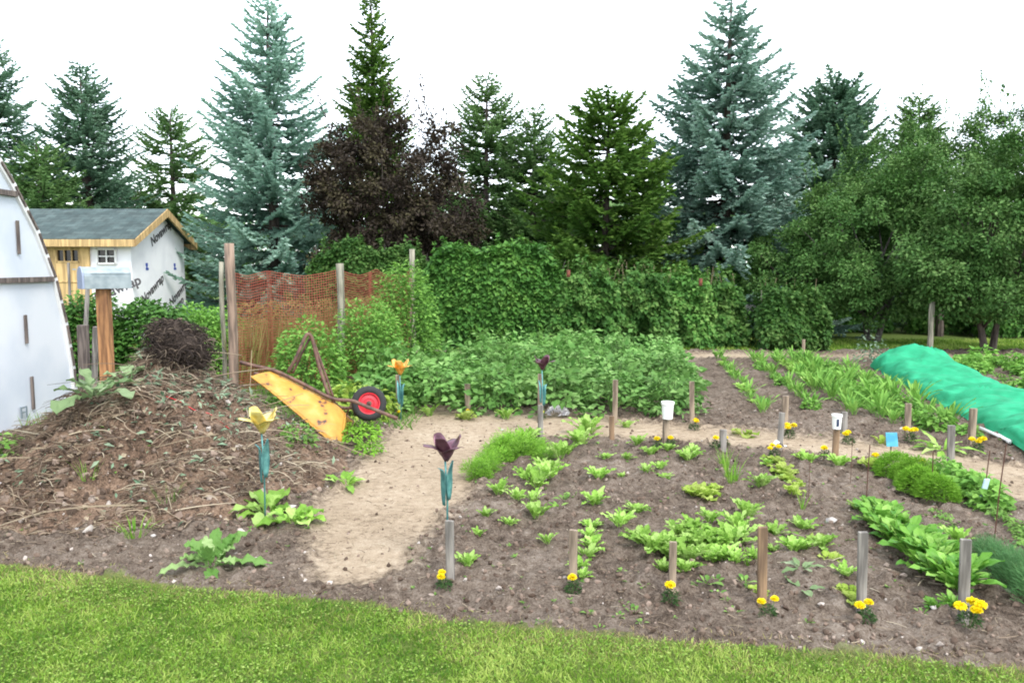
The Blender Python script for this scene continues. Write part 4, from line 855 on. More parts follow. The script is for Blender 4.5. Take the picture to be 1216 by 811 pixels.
# ------------------------------------------------------------------ wheelbarrow, tipped upside down on the heap
M['yellow'] = mat('worn_yellow_paint', (.44, .215, .03), .6, ramp=[(.335, (.06, .03, .02)), (.365, (.22, .09, .03)), (.395, (.42, .21, .03)), (.54, (.49, .265, .04)), (.66, (.52, .31, .08))], nscale=9, ndetail=10, bump=.15)
M['rust'] = mat('rusty_brown_steel', (.12, .065, .05), .75, .2, ramp=[(.35, (.07, .04, .035)), (.6, (.17, .095, .07))], nscale=18, bump=.4)
M['rubber'] = mat('black_rubber', (.018, .018, .019), .75, bump=.2, nscale=40); M['redrim'] = mat('red_rim_paint', (.55, .015, .03), .4)
wb = empty('wheelbarrow', (-1.85, 7.5, 0), 'rusty yellow wheelbarrow turned upside down with a black tyre and red rim', 'wheelbarrow')
O = np.array([-1.85, 7.5, 0.])
def w3(u, v, Y): return np.array(AT(u, v, Y)) - O
def curve(pts, n=24):
    P = np.array(pts, float); t = np.linspace(0, len(P) - 1, n); out_ = []
    for q in t:
        i = min(int(q), len(P) - 2); f = q - i; p0 = P[max(i - 1, 0)]; p1 = P[i]; p2 = P[i + 1]; p3 = P[min(i + 2, len(P) - 1)]
        out_.append(.5 * ((2 * p1) + (-p0 + p2) * f + (2 * p0 - 5 * p1 + 4 * p2 - p3) * f * f + (-p0 + 3 * p1 - 3 * p2 + p3) * f ** 3))
    return np.array(out_)
Y0 = 7.30
near = [w3(285, 430, Y0), w3(300, 434, Y0), (w3(328, 441, Y0)), w3(360, 456, Y0), w3(394, 473, Y0), w3(418, 476, Y0), w3(436, 483, Y0), w3(472, 497, Y0)]
b = MB(); b.tube(curve(near, 36), .017, 10); b.obj('handle', M['rust'], wb, smooth=True)
shift = np.array([-.03, .48, -.17]); b = MB(); b.tube(curve([p + shift * (1 if i < 5 else .8) for i, p in enumerate(near[:-1])], 36), .017, 10); b.obj('handle', M['rust'], wb, smooth=True)
b = MB(); b.tube(curve([w3(342, 442, Y0), w3(352, 424, Y0), w3(362, 401, Y0 + .05), w3(366, 397, Y0 + .07), w3(371, 403, Y0 + .09), w3(378, 432, Y0 + .08), w3(391, 471, Y0 + .02)], 28), .0165, 8); b.obj('leg', M['rust'], wb, smooth=True)
b = MB(); q = np.array([.0, .16, -.03]); b.tube(curve([w3(342, 442, Y0) + q, w3(362, 403, Y0) + q * .8, w3(368, 404, Y0 + .05) + q * .8, w3(391, 471, Y0) + q], 28), .012, 8); b.obj('leg', M['rust'], wb, smooth=True)
b = MB(); b.tube([w3(395, 475, Y0), w3(395, 475, Y0) + shift], .012, 8); b.obj('cross_brace', M['rust'], wb, smooth=True)
# tray: rows from rim (open edge, towards the heap) to bottom, columns from handle end to wheel end
rim_n = [w3(298, 447, 7.12), w3(318, 462, 7.10), w3(345, 484, 7.08), w3(374, 509, 7.06), w3(396, 526, 7.05), w3(406, 530, 7.10)]
bot_n = [w3(322, 441, 7.30), w3(333, 445, 7.32), w3(352, 455, 7.32), w3(376, 467, 7.32), w3(398, 479, 7.33), w3(410, 490, 7.36)]
rn = curve(rim_n, 24); bn = curve(bot_n, 24); bulge = np.array([0, -.03, .01]); fs = np.array([-.07, .56, -.12]); V = []
rf = rn + fs * 1.1; bf = bn + shift * .96; rowsn = 8
def sec(i):
    s = []
    for t in np.linspace(0, 1, rowsn): s.append(rn[i] * (1 - t) + bn[i] * t + bulge * math.sin(t * math.pi))
    for t in np.linspace(0, 1, rowsn)[1:]: s.append(bn[i] * (1 - t) + bf[i] * t)
    for t in np.linspace(0, 1, rowsn)[1:]: s.append(bf[i] * (1 - t) + rf[i] * t)
    return s
for i in range(24): V += sec(i)
ns = len(sec(0)); b = MB(); b.grid(np.array(V), 24, ns)
for i in (0, 23):                                          # end panels
    s = np.array(sec(i)); half = s[:ns // 2 + 1]; oth = s[::-1][:ns // 2 + 1]; G2 = np.array([half[k] * (1 - t) + oth[k] * t for k in range(len(half)) for t in np.linspace(0, 1, 6)]); b.grid(G2, len(half), 6)
tray = b.obj('tray', M['yellow'], wb, smooth=True); sm = tray.modifiers.new('thick', 'SOLIDIFY'); sm.thickness = .006
b = MB(); b.tube(np.concatenate([rn, rf[::-1], rn[:1]]), .009, 6); b.obj('tray_rim', M['yellow'], wb, smooth=True)
wc = w3(438, 479, 7.52); tilt = (Matrix.Rotation(R(14), 4, 'Z') @ Matrix.Rotation(R(-10), 4, 'X'))
b = MB(); pr2 = []
tp = [(.098, -.035), (.115, -.045), (.145, -.045), (.162, -.030), (.169, 0), (.162, .030), (.145, .045), (.115, .045), (.098, .035)]
k = 40; V = []
for r_, h_ in tp:
    for j in range(k): a = 6.2832 * j / k; rr_ = r_ - (.004 if (j % 2 and r_ > .15) else 0); V.append((rr_ * math.cos(a), h_, rr_ * math.sin(a)))
b.add(V, [(i * k + j, i * k + (j + 1) % k, ((i + 1) % 9) * k + (j + 1) % k, ((i + 1) % 9) * k + j) for i in range(9) for j in range(k)])
wh = empty('wheel', tuple(wc), None, None); wh.parent = wb; wh.matrix_local = Matrix.Translation(wc) @ tilt
b.obj('tyre', M['rubber'], wh, smooth=True)
b = MB(); b.lathe([(.045, -.012), (.05, -.02), (.085, -.014), (.092, -.036), (.103, -.038), (.103, .038), (.092, .036), (.085, .014), (.05, .02), (.045, .012)], k=32, axis='y'); b.obj('rim', M['redrim'], wh, smooth=False)
b = MB(); b.lathe([(.024, -.06), (.024, .06)], k=14, axis='y'); b.lathe([(.008, -.22), (.008, .22)], k=8, axis='y'); b.obj('axle', M['rust'], wh)
b = MB(); b.tube([w3(410, 492, 7.35), w3(420, 500, 7.4), w3(410, 525, 7.35)], .008, 6); b.tube([w3(418, 476, Y0), w3(412, 492, 7.35)], .008, 6); b.obj('brace', M['rust'], wb, smooth=True)

# ------------------------------------------------------------------ metal tulips
M['teal'] = mat('teal_patina_metal', (.09, .27, .27), .45, .45, ramp=[(.35, (.06, .19, .20)), (.65, (.13, .34, .32))], nscale=25)
M['ymetal'] = mat('yellow_metal', (.62, .50, .10), .35, .35, ramp=[(.35, (.50, .36, .04)), (.65, (.72, .62, .24))], nscale=14)
M['ometal'] = mat('orange_metal', (.75, .38, .05), .35, .3, ramp=[(.35, (.62, .25, .02)), (.65, (.85, .52, .14))], nscale=20)
M['pmetal'] = mat('dark_purple_metal', (.085, .03, .045), .3, .4, ramp=[(.35, (.06, .02, .03)), (.65, (.16, .07, .10))], nscale=14)
def tulip(u, v, topv, m, sc, lz, label, seed, az=0, leafside=1):
    x, y = G(u, v); H = AT(u, topv, y)[2]; z0 = gz(x, y); H -= z0
    t = empty('metal_tulip', (x, y, z0), label, 'garden ornament'); r = np.random.default_rng(seed)
    hs_ = .145 * sc; b = MB(); b.tube([(0, 0, -.15), (.004, 0, H * .5), (-.006, 0, H - hs_ * .9)], .0055, 8); b.obj('stem', M['teal'], t, smooth=True)
    f = MB()
    for k in range(6):
        a = az + k * math.pi / 3; out_ = k % 2; n = 9; V = []
        for i in range(n):
            s = i / (n - 1); rad = (.008 + .044 * math.sin(min(1, s * 1.3) * 1.4) + (.17 * max(0, s - .5) ** 1.15 if out_ else .03 * s ** 2)) * sc; z = H - hs_ * .9 + hs_ * (s * .80 - (.55 * max(0, s - .72) if out_ else -.16 * s)); wd = .056 * sc * (math.sin(math.pi * (s * .84 + .07)) ** .5)
            for c in np.linspace(-1, 1, 7):
                q = a + c * wd / max(rad, .02) * .85; rr_ = rad * (1 - .06 * (1 - c * c)); V.append((rr_ * math.cos(q), rr_ * math.sin(q), z - .006 * c * c))
        f = MB(); f.grid(np.array(V), n, 7); o = f.obj('petal', M[m], t, smooth=True); sm = o.modifiers.new('thick', 'SOLIDIFY'); sm.thickness = .0015
    for k, (hz, L, az2) in enumerate(((lz, .26 * sc, math.pi * (.5 - .5 * leafside) + .5), (lz + .03, .22 * sc, math.pi * (.5 + .5 * leafside) - .4))):
        b = MB(); V = []; n = 10
        for i in range(n):
            s = i / (n - 1); wd = .034 * sc * math.sin(math.pi * (s * .9 + .08)) ** .8; rr_ = .006 + (.004 + .05 * k * .0) * s + .055 * max(0, s - .62) ** 1.4 * (2.2 if k == 0 else 1.6); z = hz + L * s - (.05 * max(0, s - .75) * 4 * (1 if k == 0 else 0)) * 1
            for c in np.linspace(-1, 1, 5):
                x_ = rr_ + .012 * abs(c) ** 1.5 * (1 - s * .3) ; V.append((x_ * math.cos(az2) - c * wd * math.sin(az2), x_ * math.sin(az2) + c * wd * math.cos(az2), z))
        b.grid(np.array(V), n, 5); o = b.obj('leaf', M['teal'], t, smooth=True); sm = o.modifiers.new('thick', 'SOLIDIFY'); sm.thickness = .0015
    return t
tulip(315, 624, 486, 'ymetal', 1.15, .27, 'yellow metal tulip on teal stem in front of the compost heap', 1, az=.4, leafside=-1)
tulip(531, 678, 518, 'pmetal', 1.0, .33, 'dark purple metal tulip in the foreground at the corner of the sand path', 2, az=.2, leafside=-1)
tulip(476, 500, 428, 'ometal', 1.15, .16, 'small orange yellow metal tulip between the wheelbarrow tyre and the potatoes', 3, az=.5)
tulip(644, 517, 423, 'pmetal', 1.0, .30, 'dark purple metal tulip in front of the potato rows', 4, az=.9)

# ------------------------------------------------------------------ stakes, cups, marigolds
def stake(u, v, topv, wpx, label, m='stake', lean=0, name='wooden_stake', tip=None):
    x, y = G(u, v); z0 = gz(x, y); H = AT(u, topv, y)[2] - z0; wd = wpx / F * y; b = MB()
    b.bar((0, 0, -.12), (lean * H, lean * .4 * H, H), wd, wd * .55); o = b.obj(name, M[m], loc=(x, y, z0), bevel=.0025); o.rotation_euler = (0, 0, random.uniform(-.35, .35)); tag(o, label, 'stake'); return (x, y, z0 + H)
FS = [(535, 692, 618, 10, 'the foreground purple metal tulip', 'gstake'), (680, 694, 629, 10, 'the second front stake', 'stake'), (798, 706, 643, 9, 'the stake before the lettuce patch', 'stake'),
      (905, 722, 625, 11, 'the brown front stake', 'bstake'), (1023, 732, 631, 11, 'the stake left of the spinach row', 'gstake'), (1144, 742, 640, 12, 'the tall rightmost front stake', 'gstake')]
FL = ['grey stake right behind the foreground purple metal tulip', 'weathered front stake with one marigold at its foot, second from the left', 'short front stake standing against the big lettuce patch', 'brown front stake right of the big lettuce patch, two marigolds at its foot',
      'grey front stake just left of the spinach row', 'tall grey front stake at the near right end of the spinach row']
for (u, v, tv, wp, an, m), lb in zip(FS, FL): stake(u, v, tv, wp, lb, m, lean=random.uniform(-.03, .03))
BS = [(642, 520, 481, 6, 'lower grey stake touching the rear dark metal tulip', 'gstake', 'the rear dark metal tulip'), (727, 524, 494, 6, 'short brown stake by the large leafy plant across the path from the potatoes', 'bstake', 'the short brown stake near the potatoes'),
      (790, 532, 494, 7, 'stake wearing a blank white plastic cup', 'stake', 'the stake with the blank white cup'), (858, 537, 510, 8, 'very short stake just behind the onion tufts', 'gstake', 'the very short stake by the onion tufts'),
      (925, 536, 490, 7, 'dark grey stake on the near path edge with marigolds and a white scrap', 'gstake', 'the dark stake at the near path edge'), (991, 545, 505, 7, 'brown stake wearing a white plastic cup with a dark mark', 'bstake', 'the stake with the marked white cup'),
      (1129, 556, 505, 8, 'pale grey stake between the two feathery mounds and the bean row', 'gstake', 'the pale stake behind the bean row')]
for u, v, tv, wp, lb, m, an in BS: stake(u, v, tv, wp, lb, m, lean=random.uniform(-.05, .05))
FSK = [(474, 492, 445, 6, 'stake behind the small orange metal tulip', 'stake'), (556, 490, 456, 7, 'stake in front of the potatoes between the orange and dark tulips', 'stake'), (641, 500, 444, 6, 'tall thin stake right behind the rear dark metal tulip', 'stake'),
       (730, 503, 451, 6, 'stake against the potato foliage left of the blank white cup', 'stake'), (822, 504, 453, 6, 'stake at the front corner of the rightmost potato row', 'stake'), (931, 512, 470, 7, 'brown stake on the far path edge with a wide marigold', 'stake'),
       (1002, 515, 489, 7, 'half hidden stake behind the cup with a dark mark', 'gstake'), (1077, 519, 479, 7, 'brown stake on the far path edge behind the blue tag', 'stake'), (1153, 527, 485, 8, 'brown stake with orange marigolds next to the green netting', 'stake')]
for u, v, tv, wp, lb, m in FSK: stake(u, v, tv, wp, lb, m, lean=random.uniform(-.04, .04))
M['cup'] = mat('white_plastic_cup', (.8, .8, .78), .35)
def cup(u, v, topv, botv, label, mark, rpx):
    x, y = G(u, v); zt = AT(u, topv, y)[2]; zb = AT(u, botv, y)[2]; r_ = rpx / F * y; h = zt - zb; c = empty('plastic_cup', (x, y, zb), label, 'cup')
    b = MB(); b.lathe([(r_ * .80, 0), (r_ * .80, .003), (r_ * .95, h * .8), (r_ * 1.06, h * .86), (r_ * 1.06, h), (r_ * .9, h), (r_ * .2, h - .004)], k=22); b.obj('body', M['cup'], c, smooth=False)
    if mark:
        b = MB(); V = []
        for a in np.linspace(-2.0, -1.45, 5):
            for zz in (h * .2, h * .72): rr_ = r_ * (.80 + .15 * zz / (h * .8)) + .0012; V.append((rr_ * math.cos(a), rr_ * math.sin(a), zz))
        b.grid(np.array(V), 5, 2); b.obj('print_mark', M['ink2'], c)
M['ink2'] = mat('dark_blue_print', (.03, .045, .10), .5)
cup(792, 532, 477, 497, 'blank white plastic cup upside down on its stake before the potatoes', False, 7.5); cup(992, 545, 492, 509, 'white plastic cup with a dark blue mark on a brown stake', True, 6)

def marigold_protos(nf, seed):
    r = np.random.default_rng(seed); root = empty('marigold', (0, 0, 0), 'x', 'flower'); 
    leafy_dome(230, .055, .055, .085, .022, seed, wid=.35, shell=.35, up=.5, droop=.0).obj('foliage', M['mfol'], root)
    for k in range(nf):
        a = k * 2.3 + seed; q = .012 + .042 * (nf > 1); c = np.array([math.cos(a) * q, math.sin(a) * q * .8, .10 + .025 * r.random()]); b = MB(); rad = .025 + .006 * r.random(); n = 110
        d = runit(n, r); d[:, 2] = np.abs(d[:, 2]) * .9 - .15; d = nrm(d); P = c + d * rad * .55 * [1, 1, .7]
        Lp = np.full(n, rad * .62); b.inst(DIAM[0], DIAM[1], frames(nrm(d * [1, 1, .5] + r.normal(size=(n, 3)) * .25), nrm(d + [0, 0, .3]), Lp, Lp * .95, Lp), P, r.random(n))
        b.lathe([(rad * .3, -rad * .5), (rad * .7, 0), (rad * .4, rad * .3)], c=c, k=8, tint=.1); fo = b.obj('flower', M['mflower'], root)
        s = MB(); s.tube([(c[0] * .3, c[1] * .3, 0), c - [0, 0, rad * .4]], .0025, 5); s.obj('flower_stem', M['stem'], fo)
    return root
MP = {(n, s): marigold_protos(n, s * 7 + n) for n in (1, 2, 3, 4) for s in (0, 1)}
def dup3(o, loc, rz, sc, label, group):
    r = o.copy(); col.objects.link(r); r.location = loc; r.rotation_euler = (0, 0, rz); r.scale = (sc,) * 3; r['label'] = label; r['group'] = group
    for c in kids(o):
        d = c.copy(); col.objects.link(d); d.parent = r
        for g in kids(c): e = g.copy(); col.objects.link(e); e.parent = d
    return r
def nword(n): return {1: 'one yellow bloom', 2: 'two yellow blooms', 3: 'three yellow blooms', 4: 'a cluster of yellow blooms'}[n]
MG = [(528, 700, 2, 1.0, 'at the foot of the foreground purple tulip'), (681, 706, 1, 1.05, 'at the second front stake'), (797, 718, 1, 1.15, 'at the stake before the big lettuce patch'), (912, 733, 2, 1.0, 'at the brown front stake'),
      (1029, 744, 2, 1.1, 'at the grey stake left of the spinach row'), (1150, 754, 4, 1.25, 'at the near end of the spinach row, bottom right'), (781, 535, 1, 1.3, 'left of the stake with the blank white cup'), (796, 533, 1, 1.2, 'right of the stake with the blank white cup'),
      (849, 538, 1, 1.2, 'left of the very short stake by the onions'), (861, 535, 1, 1.0, 'right of the very short stake by the onions'), (919, 545, 3, 1.15, 'at the dark stake at the near path edge'), (979, 549, 1, 1.3, 'left of the marked white cup stake'), (824, 510, 2, 1.3, 'at the front corner of the rightmost potato row'),
      (937, 520, 3, 1.4, 'with a wide head on the far path edge'), (1008, 527, 2, 1.4, 'behind the marked white cup stake'), (1081, 527, 3, 1.4, 'behind the blue tag on the far path edge'), (1160, 534, 4, 1.4, 'of orange tint beside the green netting'),
      (1038, 557, 1, 1.3, 'left of the large feathery mound'), (1093, 564, 1, 1.2, 'between the feathery mound and the bean row'), (643, 498, 1, 1.1, 'behind the rear dark metal tulip'), (474, 497, 1, 1.0, 'behind the small orange metal tulip'), (556, 494, 1, .9, 'at the stake between the orange and dark tulips')]
for i, (u, v, n, sc, ds) in enumerate(MG):
    x, y = G(u, v); dup3(MP[(n, i % 2)], (x, y, gz(x, y)), i * 1.3, sc * .70, 'marigold, %s, %s' % (nword(n), ds), 'marigolds planted at the row stakes')
def drop(o):
    for c in kids(o): drop(c)
    bpy.data.objects.remove(o)
for o in MP.values(): drop(o)

# ------------------------------------------------------------------ garden plants: shared prototypes
def proto_obj(b, name, m, st=None):
    o = b.obj(name, m); return o
PR = {}
def P_(key, b, name, m, cat, st=None):
    if st is not None:
        for V_, T_ in zip(st.v, st.t): b.v.append(V_); b.t.append(T_)
        for f_, _m in st.f: b.f.append((f_ + b.n, 1))
        b.n += st.n
    o = b.obj(name, [M[m], M['stem']]); o['category'] = cat; PR.setdefault(key, []).append(o)
for s in range(4):
    P_('lettuce', rosette(24, .15, .052, (88, 45), 48, 'lobed', .16, s, nn=10), 'lettuce', 'lettuce', 'lettuce')
    P_('ylettuce', rosette(18, .125, .075, (86, 38), 52, 'spoon', .16, 20 + s, nn=7), 'lettuce', 'ylettuce', 'lettuce')
    P_('greens', rosette(20, .19, .056, (88, 50), 45, 'lobed', .14, 40 + s, nn=12, petiole=.3), 'leafy_green', 'lettuce', 'vegetable plant')
    P_('spinach', rosette(36, .19, .056, (88, 45), 50, 'spoon', .12, 60 + s, nn=8, petiole=.3), 'spinach_plant', 'spinach', 'vegetable plant')
    P_('onion', rosette(13, .26, .011, (88, 66), 28, 'blade', 0, 80 + s, nn=6, spread=.02, petiole=0), 'onion_plant', 'fern', 'vegetable plant')
    P_('beet', rosette(20, .30, .034, (90, 55), 38, 'long', .14, 100 + s, nn=8, petiole=.3), 'beet_plant', 'pea', 'vegetable plant')
    P_('seedling', rosette(7, .07, .035, (60, 20), 40, 'oval', .05, 120 + s, nn=5), 'seedling', 'weed', 'vegetable plant')
    P_('fern', leafy_dome(3000, .165, .165, .21, .034, 140 + s, wid=.22, shell=.55, lob=.15, up=.9, droop=-.2, tmpl=DIAM), 'carrot_plant', 'fern', 'vegetable plant', stems_mb(12, .11, .17, .003, s))
    P_('carrot', leafy_dome(1500, .16, .16, .15, .036, 340 + s, wid=.17, shell=.3, lob=.5, up=.9, droop=-.25, tmpl=DIAM), 'carrot_plant', 'fern', 'vegetable plant', stems_mb(12, .12, .13, .003, s))
    P_('dill', leafy_dome(1200, .12, .12, .16, .04, 160 + s, wid=.06, shell=.3, lob=.2, up=.5, droop=-.6, tmpl=DIAM), 'dill_plant', 'dill', 'vegetable plant', stems_mb(10, .08, .14, .003, s))
    P_('bean', leafy_dome(190, .13, .13, .16, .055, 180 + s, wid=.8, shell=.55, lob=.2, droop=.25), 'bean_plant', 'pea', 'vegetable plant', stems_mb(8, .09, .14, .004, s))
    P_('potato', leafy_dome(88, .33, .33, .54, .102, 200 + s, wid=.70, shell=.6, lob=.3, comp=3, droop=.15, z0=.02), 'potato_plant', 'potato', 'potato plant', stems_mb(14, .22, .5, .007, s))
    P_('low', leafy_dome(80, .09, .09, .06, .035, 220 + s, wid=.6, shell=.3, lob=.2), 'low_plant', 'weed', 'vegetable plant', stems_mb(6, .06, .05, .003, s))
pcount = 0
def put(key, x, y, sc, label, group, z=None, sz=None):
    global pcount
    pcount += 1; pr = PR[key]; o = pr[pcount % len(pr)].copy(); col.objects.link(o); s = sc * random.uniform(.78, 1.2)
    o.location = (x, y, gz(x, y) if z is None else z); o.rotation_euler = (random.uniform(-.08, .08), random.uniform(-.08, .08), random.uniform(0, 6.28)); o.scale = (s, s, s * (sz or random.uniform(.9, 1.1)))
    o['label'] = label
    if group: o['group'] = group
    return o
ORD = ['nearest', 'second nearest', 'third nearest', 'fourth nearest', 'fifth nearest', 'sixth nearest', 'seventh nearest', 'eighth nearest', 'ninth nearest', 'tenth nearest', 'eleventh nearest', 'twelfth nearest', 'thirteenth nearest', 'fourteenth nearest', 'fifteenth nearest', 'sixteenth nearest', 'seventeenth nearest', 'eighteenth nearest', 'nineteenth nearest', 'twentieth nearest']
ANC = [(G(s[0], s[1]), s[4]) for s in FS] + [(G(s[0], s[1]), s[6]) for s in BS]
plants = []   # (key, u, v, px size, base word)
def pl(key, size0, word, *pts):
    for p in pts: plants.append((key, p[0], p[1], p[2] if len(p) > 2 else 20, size0, word))
pl('greens', .27, 'leafy green', (555, 672, 30), (567, 638, 22), (577, 615, 20), (592, 591, 26), (605, 624, 20), (650, 646, 22), (637, 616, 38), (634, 600, 28), (614, 600, 22), (638, 580, 32), (652, 574, 30), (625, 572, 26), (643, 555, 26), (665, 553, 34), (655, 560, 28), (690, 530, 38), (699, 514, 46), (672, 540, 26), (626, 528, 30), (632, 520, 26), (735, 634, 34), (741, 625, 26), (874, 630, 34), (880, 642, 42), (868, 650, 36), (887, 620, 30))
pl('lettuce', .21, 'lettuce', (711, 575, 24), (706, 604, 30), (702, 628, 26), (700, 642, 28), (703, 652, 24), (697, 663, 24), (691, 677, 22), (692, 690, 18), (755, 615, 26), (738, 570, 15), (745, 547, 14), (719, 548, 16), (757, 534, 18), (773, 542, 22), (794, 537, 18), (767, 563, 18), (784, 560, 20), (790, 568, 16), (817, 547, 22), (822, 540, 16), (757, 612, 22), (904, 579, 28), (958, 552, 22), (954, 626, 30), (920, 636, 24), (917, 656, 20), (942, 660, 32), (955, 656, 24), (974, 651, 26), (1004, 688, 32), (996, 560, 26), (1000, 552, 20), (912, 553, 22), (843, 626, 24), (1017, 605, 22))
pl('ylettuce', .2, 'yellowish lettuce', (836, 593, 30), (826, 592, 26), (846, 588, 24), (928, 562, 24), (920, 552, 22), (937, 574, 24), (945, 580, 20), (940, 590, 24), (903, 707, 26), (985, 667, 20), (1011, 724, 26), (1008, 704, 24), (1033, 560, 22), (958, 547, 18), (972, 644, 18), (934, 568, 22))
pl('lettuce', .24, 'large lettuce', (765, 652, 34), (774, 660, 38), (784, 645, 38), (796, 652, 40), (808, 640, 40), (801, 664, 40), (818, 668, 44), (826, 652, 40), (838, 645, 40), (824, 634, 36), (850, 650, 36), (858, 668, 38), (872, 672, 36), (788, 680, 26), (812, 682, 30), (844, 668, 32), (756, 642, 30), (896, 668, 26))
pl('onion', .27, 'onion tuft', (868, 575, 40), (873, 570, 36), (864, 566, 30), (858, 550, 24), (862, 556, 28), (953, 604, 28), (888, 672, 36))
pl('seedling', .13, 'weedy seedling', (738, 690, 12), (670, 600, 22), (680, 596, 18), (663, 604, 16), (700, 600, 14), (752, 728, 20), (742, 722, 16), (735, 736, 14), (870, 730, 20), (862, 722, 12), (1009, 640, 12), (765, 700, 14), (830, 697, 22), (840, 700, 20), (850, 696, 18), (852, 710, 14), (884, 695, 20), (893, 702, 16), (735, 680, 18), (762, 745, 12), (799, 740, 12), (958, 742, 16), (640, 742, 12), (604, 700, 10), (700, 735, 12), (712, 747, 16), (1095, 735, 18))
pl('carrot', .32, 'feathery carrot', (578, 556, 42), (596, 549, 44), (612, 538, 42), (566, 568, 32), (590, 541, 40), (605, 531, 34), (575, 562, 36), (600, 540, 40), (618, 545, 36), (638, 535, 34), (648, 548, 26), (628, 540, 32), (570, 570, 28))
rk = {}
items = []
for key, u, v, spx, s0, word in plants:
    x, y = G(u, v); d = [math.dist((x, y), a[0]) for a in ANC]; k = int(np.argmin(d)); items.append((key, x, y, spx / F * y, s0, word, k, d[k]))
for k in range(len(ANC)):
    for word in sorted({i[5] for i in items}):
        g = sorted([i for i in items if i[6] == k and i[5] == word], key=lambda i: i[7])
        for q, (key, x, y, wm, s0, wd, kk, dd) in enumerate(g):
            sz = 'small ' if wm < .13 and word in ('lettuce', 'leafy green') else ''
            put(key, x, y, wm / s0 * 1.1, '%s%s plant %s to %s' % (sz, word, ORD[min(q, 19)], ANC[k][1]), word + ' plants in the front bed')
# spinach row, beans, feathery domes, thin rows
def row(key, p0, p1, n, s0, s1, word, anchor0, group, jx=.03, words=None):
    a = np.array(G(*p0)); c = np.array(G(*p1))
    for i in range(n):
        t = i / max(1, n - 1); x, y = a * (1 - t) + c * t + np.array([random.uniform(-jx, jx), random.uniform(-jx, jx)])
        put(key, x, y, s0 + (s1 - s0) * t, '%s, %s to %s' % (word, ORD[n - 1 - i if anchor0 == 1 else i] if n <= 20 else '', words), group)
row('spinach', (1030, 603), (1124, 706), 10, .85, 1.05, 'spinach plant, left line', 0, 'spinach row', words='the rusty rod behind')
row('spinach', (1052, 612), (1143, 702), 9, .75, 1.0, 'spinach plant, right line', 0, 'spinach row', words='the carrot mounds')
row('spinach', (1128, 722), (1118, 728), 2, .55, .5, 'small spinach plant at the row end', 0, 'spinach row', words='the tall front stake')
row('fern', (1062, 566), (1104, 594), 5, 1.0, .9, 'bright feathery carrot mound', 0, 'feathery carrot mounds', words='the blue tag')
row('bean', (1120, 566), (1178, 603), 8, .85, .95, 'leafy bean plant in the short row', 0, 'bean row', words='the pale stake')
row('low', (1180, 610), (1240, 660), 9, .8, .9, 'low green plant in the thin row', 0, 'thin row at the right', words='the bean row')
row('low', (1115, 610), (1134, 634), 4, .6, .7, 'yellowish low plant in a thin row', 0, 'thin row behind the spinach', words='the carrot mounds')
put('greens', *G(1137, 647), .75, 'leafy green right behind the tall front stake', None)
row('low', (1145, 650), (1160, 665), 2, .6, .6, 'tiny weed between dill and spinach', 0, 'tiny weeds by the dill', words='the spinach row')
row('dill', (1166, 660), (1235, 722), 9, .75, 1.05, 'feathery dill plant at the right edge', 0, 'dill row', words='the far end of the row')
# front left plants by the heap
def big(label, u, v, key, sc, z=None, m=None):
    x, y = G(u, v); z = float(surf(np.array([x]), np.array([y]))[0]); o = put(key, x, y, sc, label, None, z=z); return o
M['bigpale'] = leafmat('pale_big_leaves', (.16, .27, .10), (.28, .40, .19), (.42, .52, .32), trans=.3)
M['thistle'] = leafmat('thistle_leaves', (.12, .27, .05), (.23, .41, .11), (.38, .53, .22), trans=.3)
def special(label, u, v, b, m, name='leafy_plant', cat='plant', zoff=0, Y=None):
    if name == 'weed_patch':
        q_ = stems_mb(14, .16, .14, .004, 5); b.v += q_.v; b.t += q_.t; b.f += [(f_ + b.n, 0) for f_, _m in q_.f]; b.n += q_.n
    x, y = HIT(u, v); z = float(surf(np.array([x]), np.array([y]))[0]); o = b.obj(name, M[m], loc=(x, y, z + zoff)); return tag(o, label, cat)
special('thistle like plant with jagged leaves near the lawn edge, below the heap', 252, 672, rosette(15, .27, .10, (82, 12), 55, 'lobed', .12, 301, nn=16, petiole=.15), 'thistle')
special('broad leaved green plant right behind the yellow metal tulip', 318, 612, rosette(16, .25, .12, (75, 15), 70, 'spoon', .14, 302, nn=9), 'lettuce')
special('broad leaved green plant just right of the yellow metal tulip', 348, 622, rosette(15, .19, .10, (75, 10), 60, 'spoon', .14, 303, nn=9), 'lettuce')
special('leafy green plant at the heap edge between yellow tulip and path', 410, 578, rosette(17, .19, .07, (80, 20), 60, 'lobed', .1, 304, nn=12), 'lettuce')
special('tuft of green grass in front of the compost heap', 160, 636, rosette(40, .12, .007, (88, 45), 40, 'blade', 0, 305, spread=.06, nn=5, petiole=0), 'fern', 'grass_tuft', 'grass tuft')
special('thin green grass blades growing in the middle of the heap', 105, 572, rosette(16, .17, .006, (88, 70), 25, 'blade', 0, 306, spread=.04, nn=5, petiole=0), 'fern', 'grass_tuft', 'grass tuft')
special('small green weed on the heap left of the yellow tulip leaves', 198, 597, rosette(30, .13, .008, (88, 55), 30, 'blade', 0, 307, spread=.06, nn=5, petiole=0), 'weed', 'grass_tuft', 'grass tuft')
special('green weeds by the greenhouse base at the left edge', 3, 545, leafy_dome(140, .2, .2, .16, .05, 308), 'weed', 'weed_patch', 'weeds')
special('bushy green weeds under the tipped wheelbarrow', 352, 528, leafy_dome(220, .17, .15, .2, .045, 309), 'weed', 'weed_patch', 'weeds')
special('low green weeds at the path edge below the wheelbarrow tyre', 425, 520, leafy_dome(520, .22, .3, .13, .04, 310), 'fern', 'weed_patch', 'weeds')
special('low green weeds on the path edge in front of the tray', 438, 541, leafy_dome(180, .14, .16, .08, .035, 311), 'fern', 'weed_patch', 'weeds')
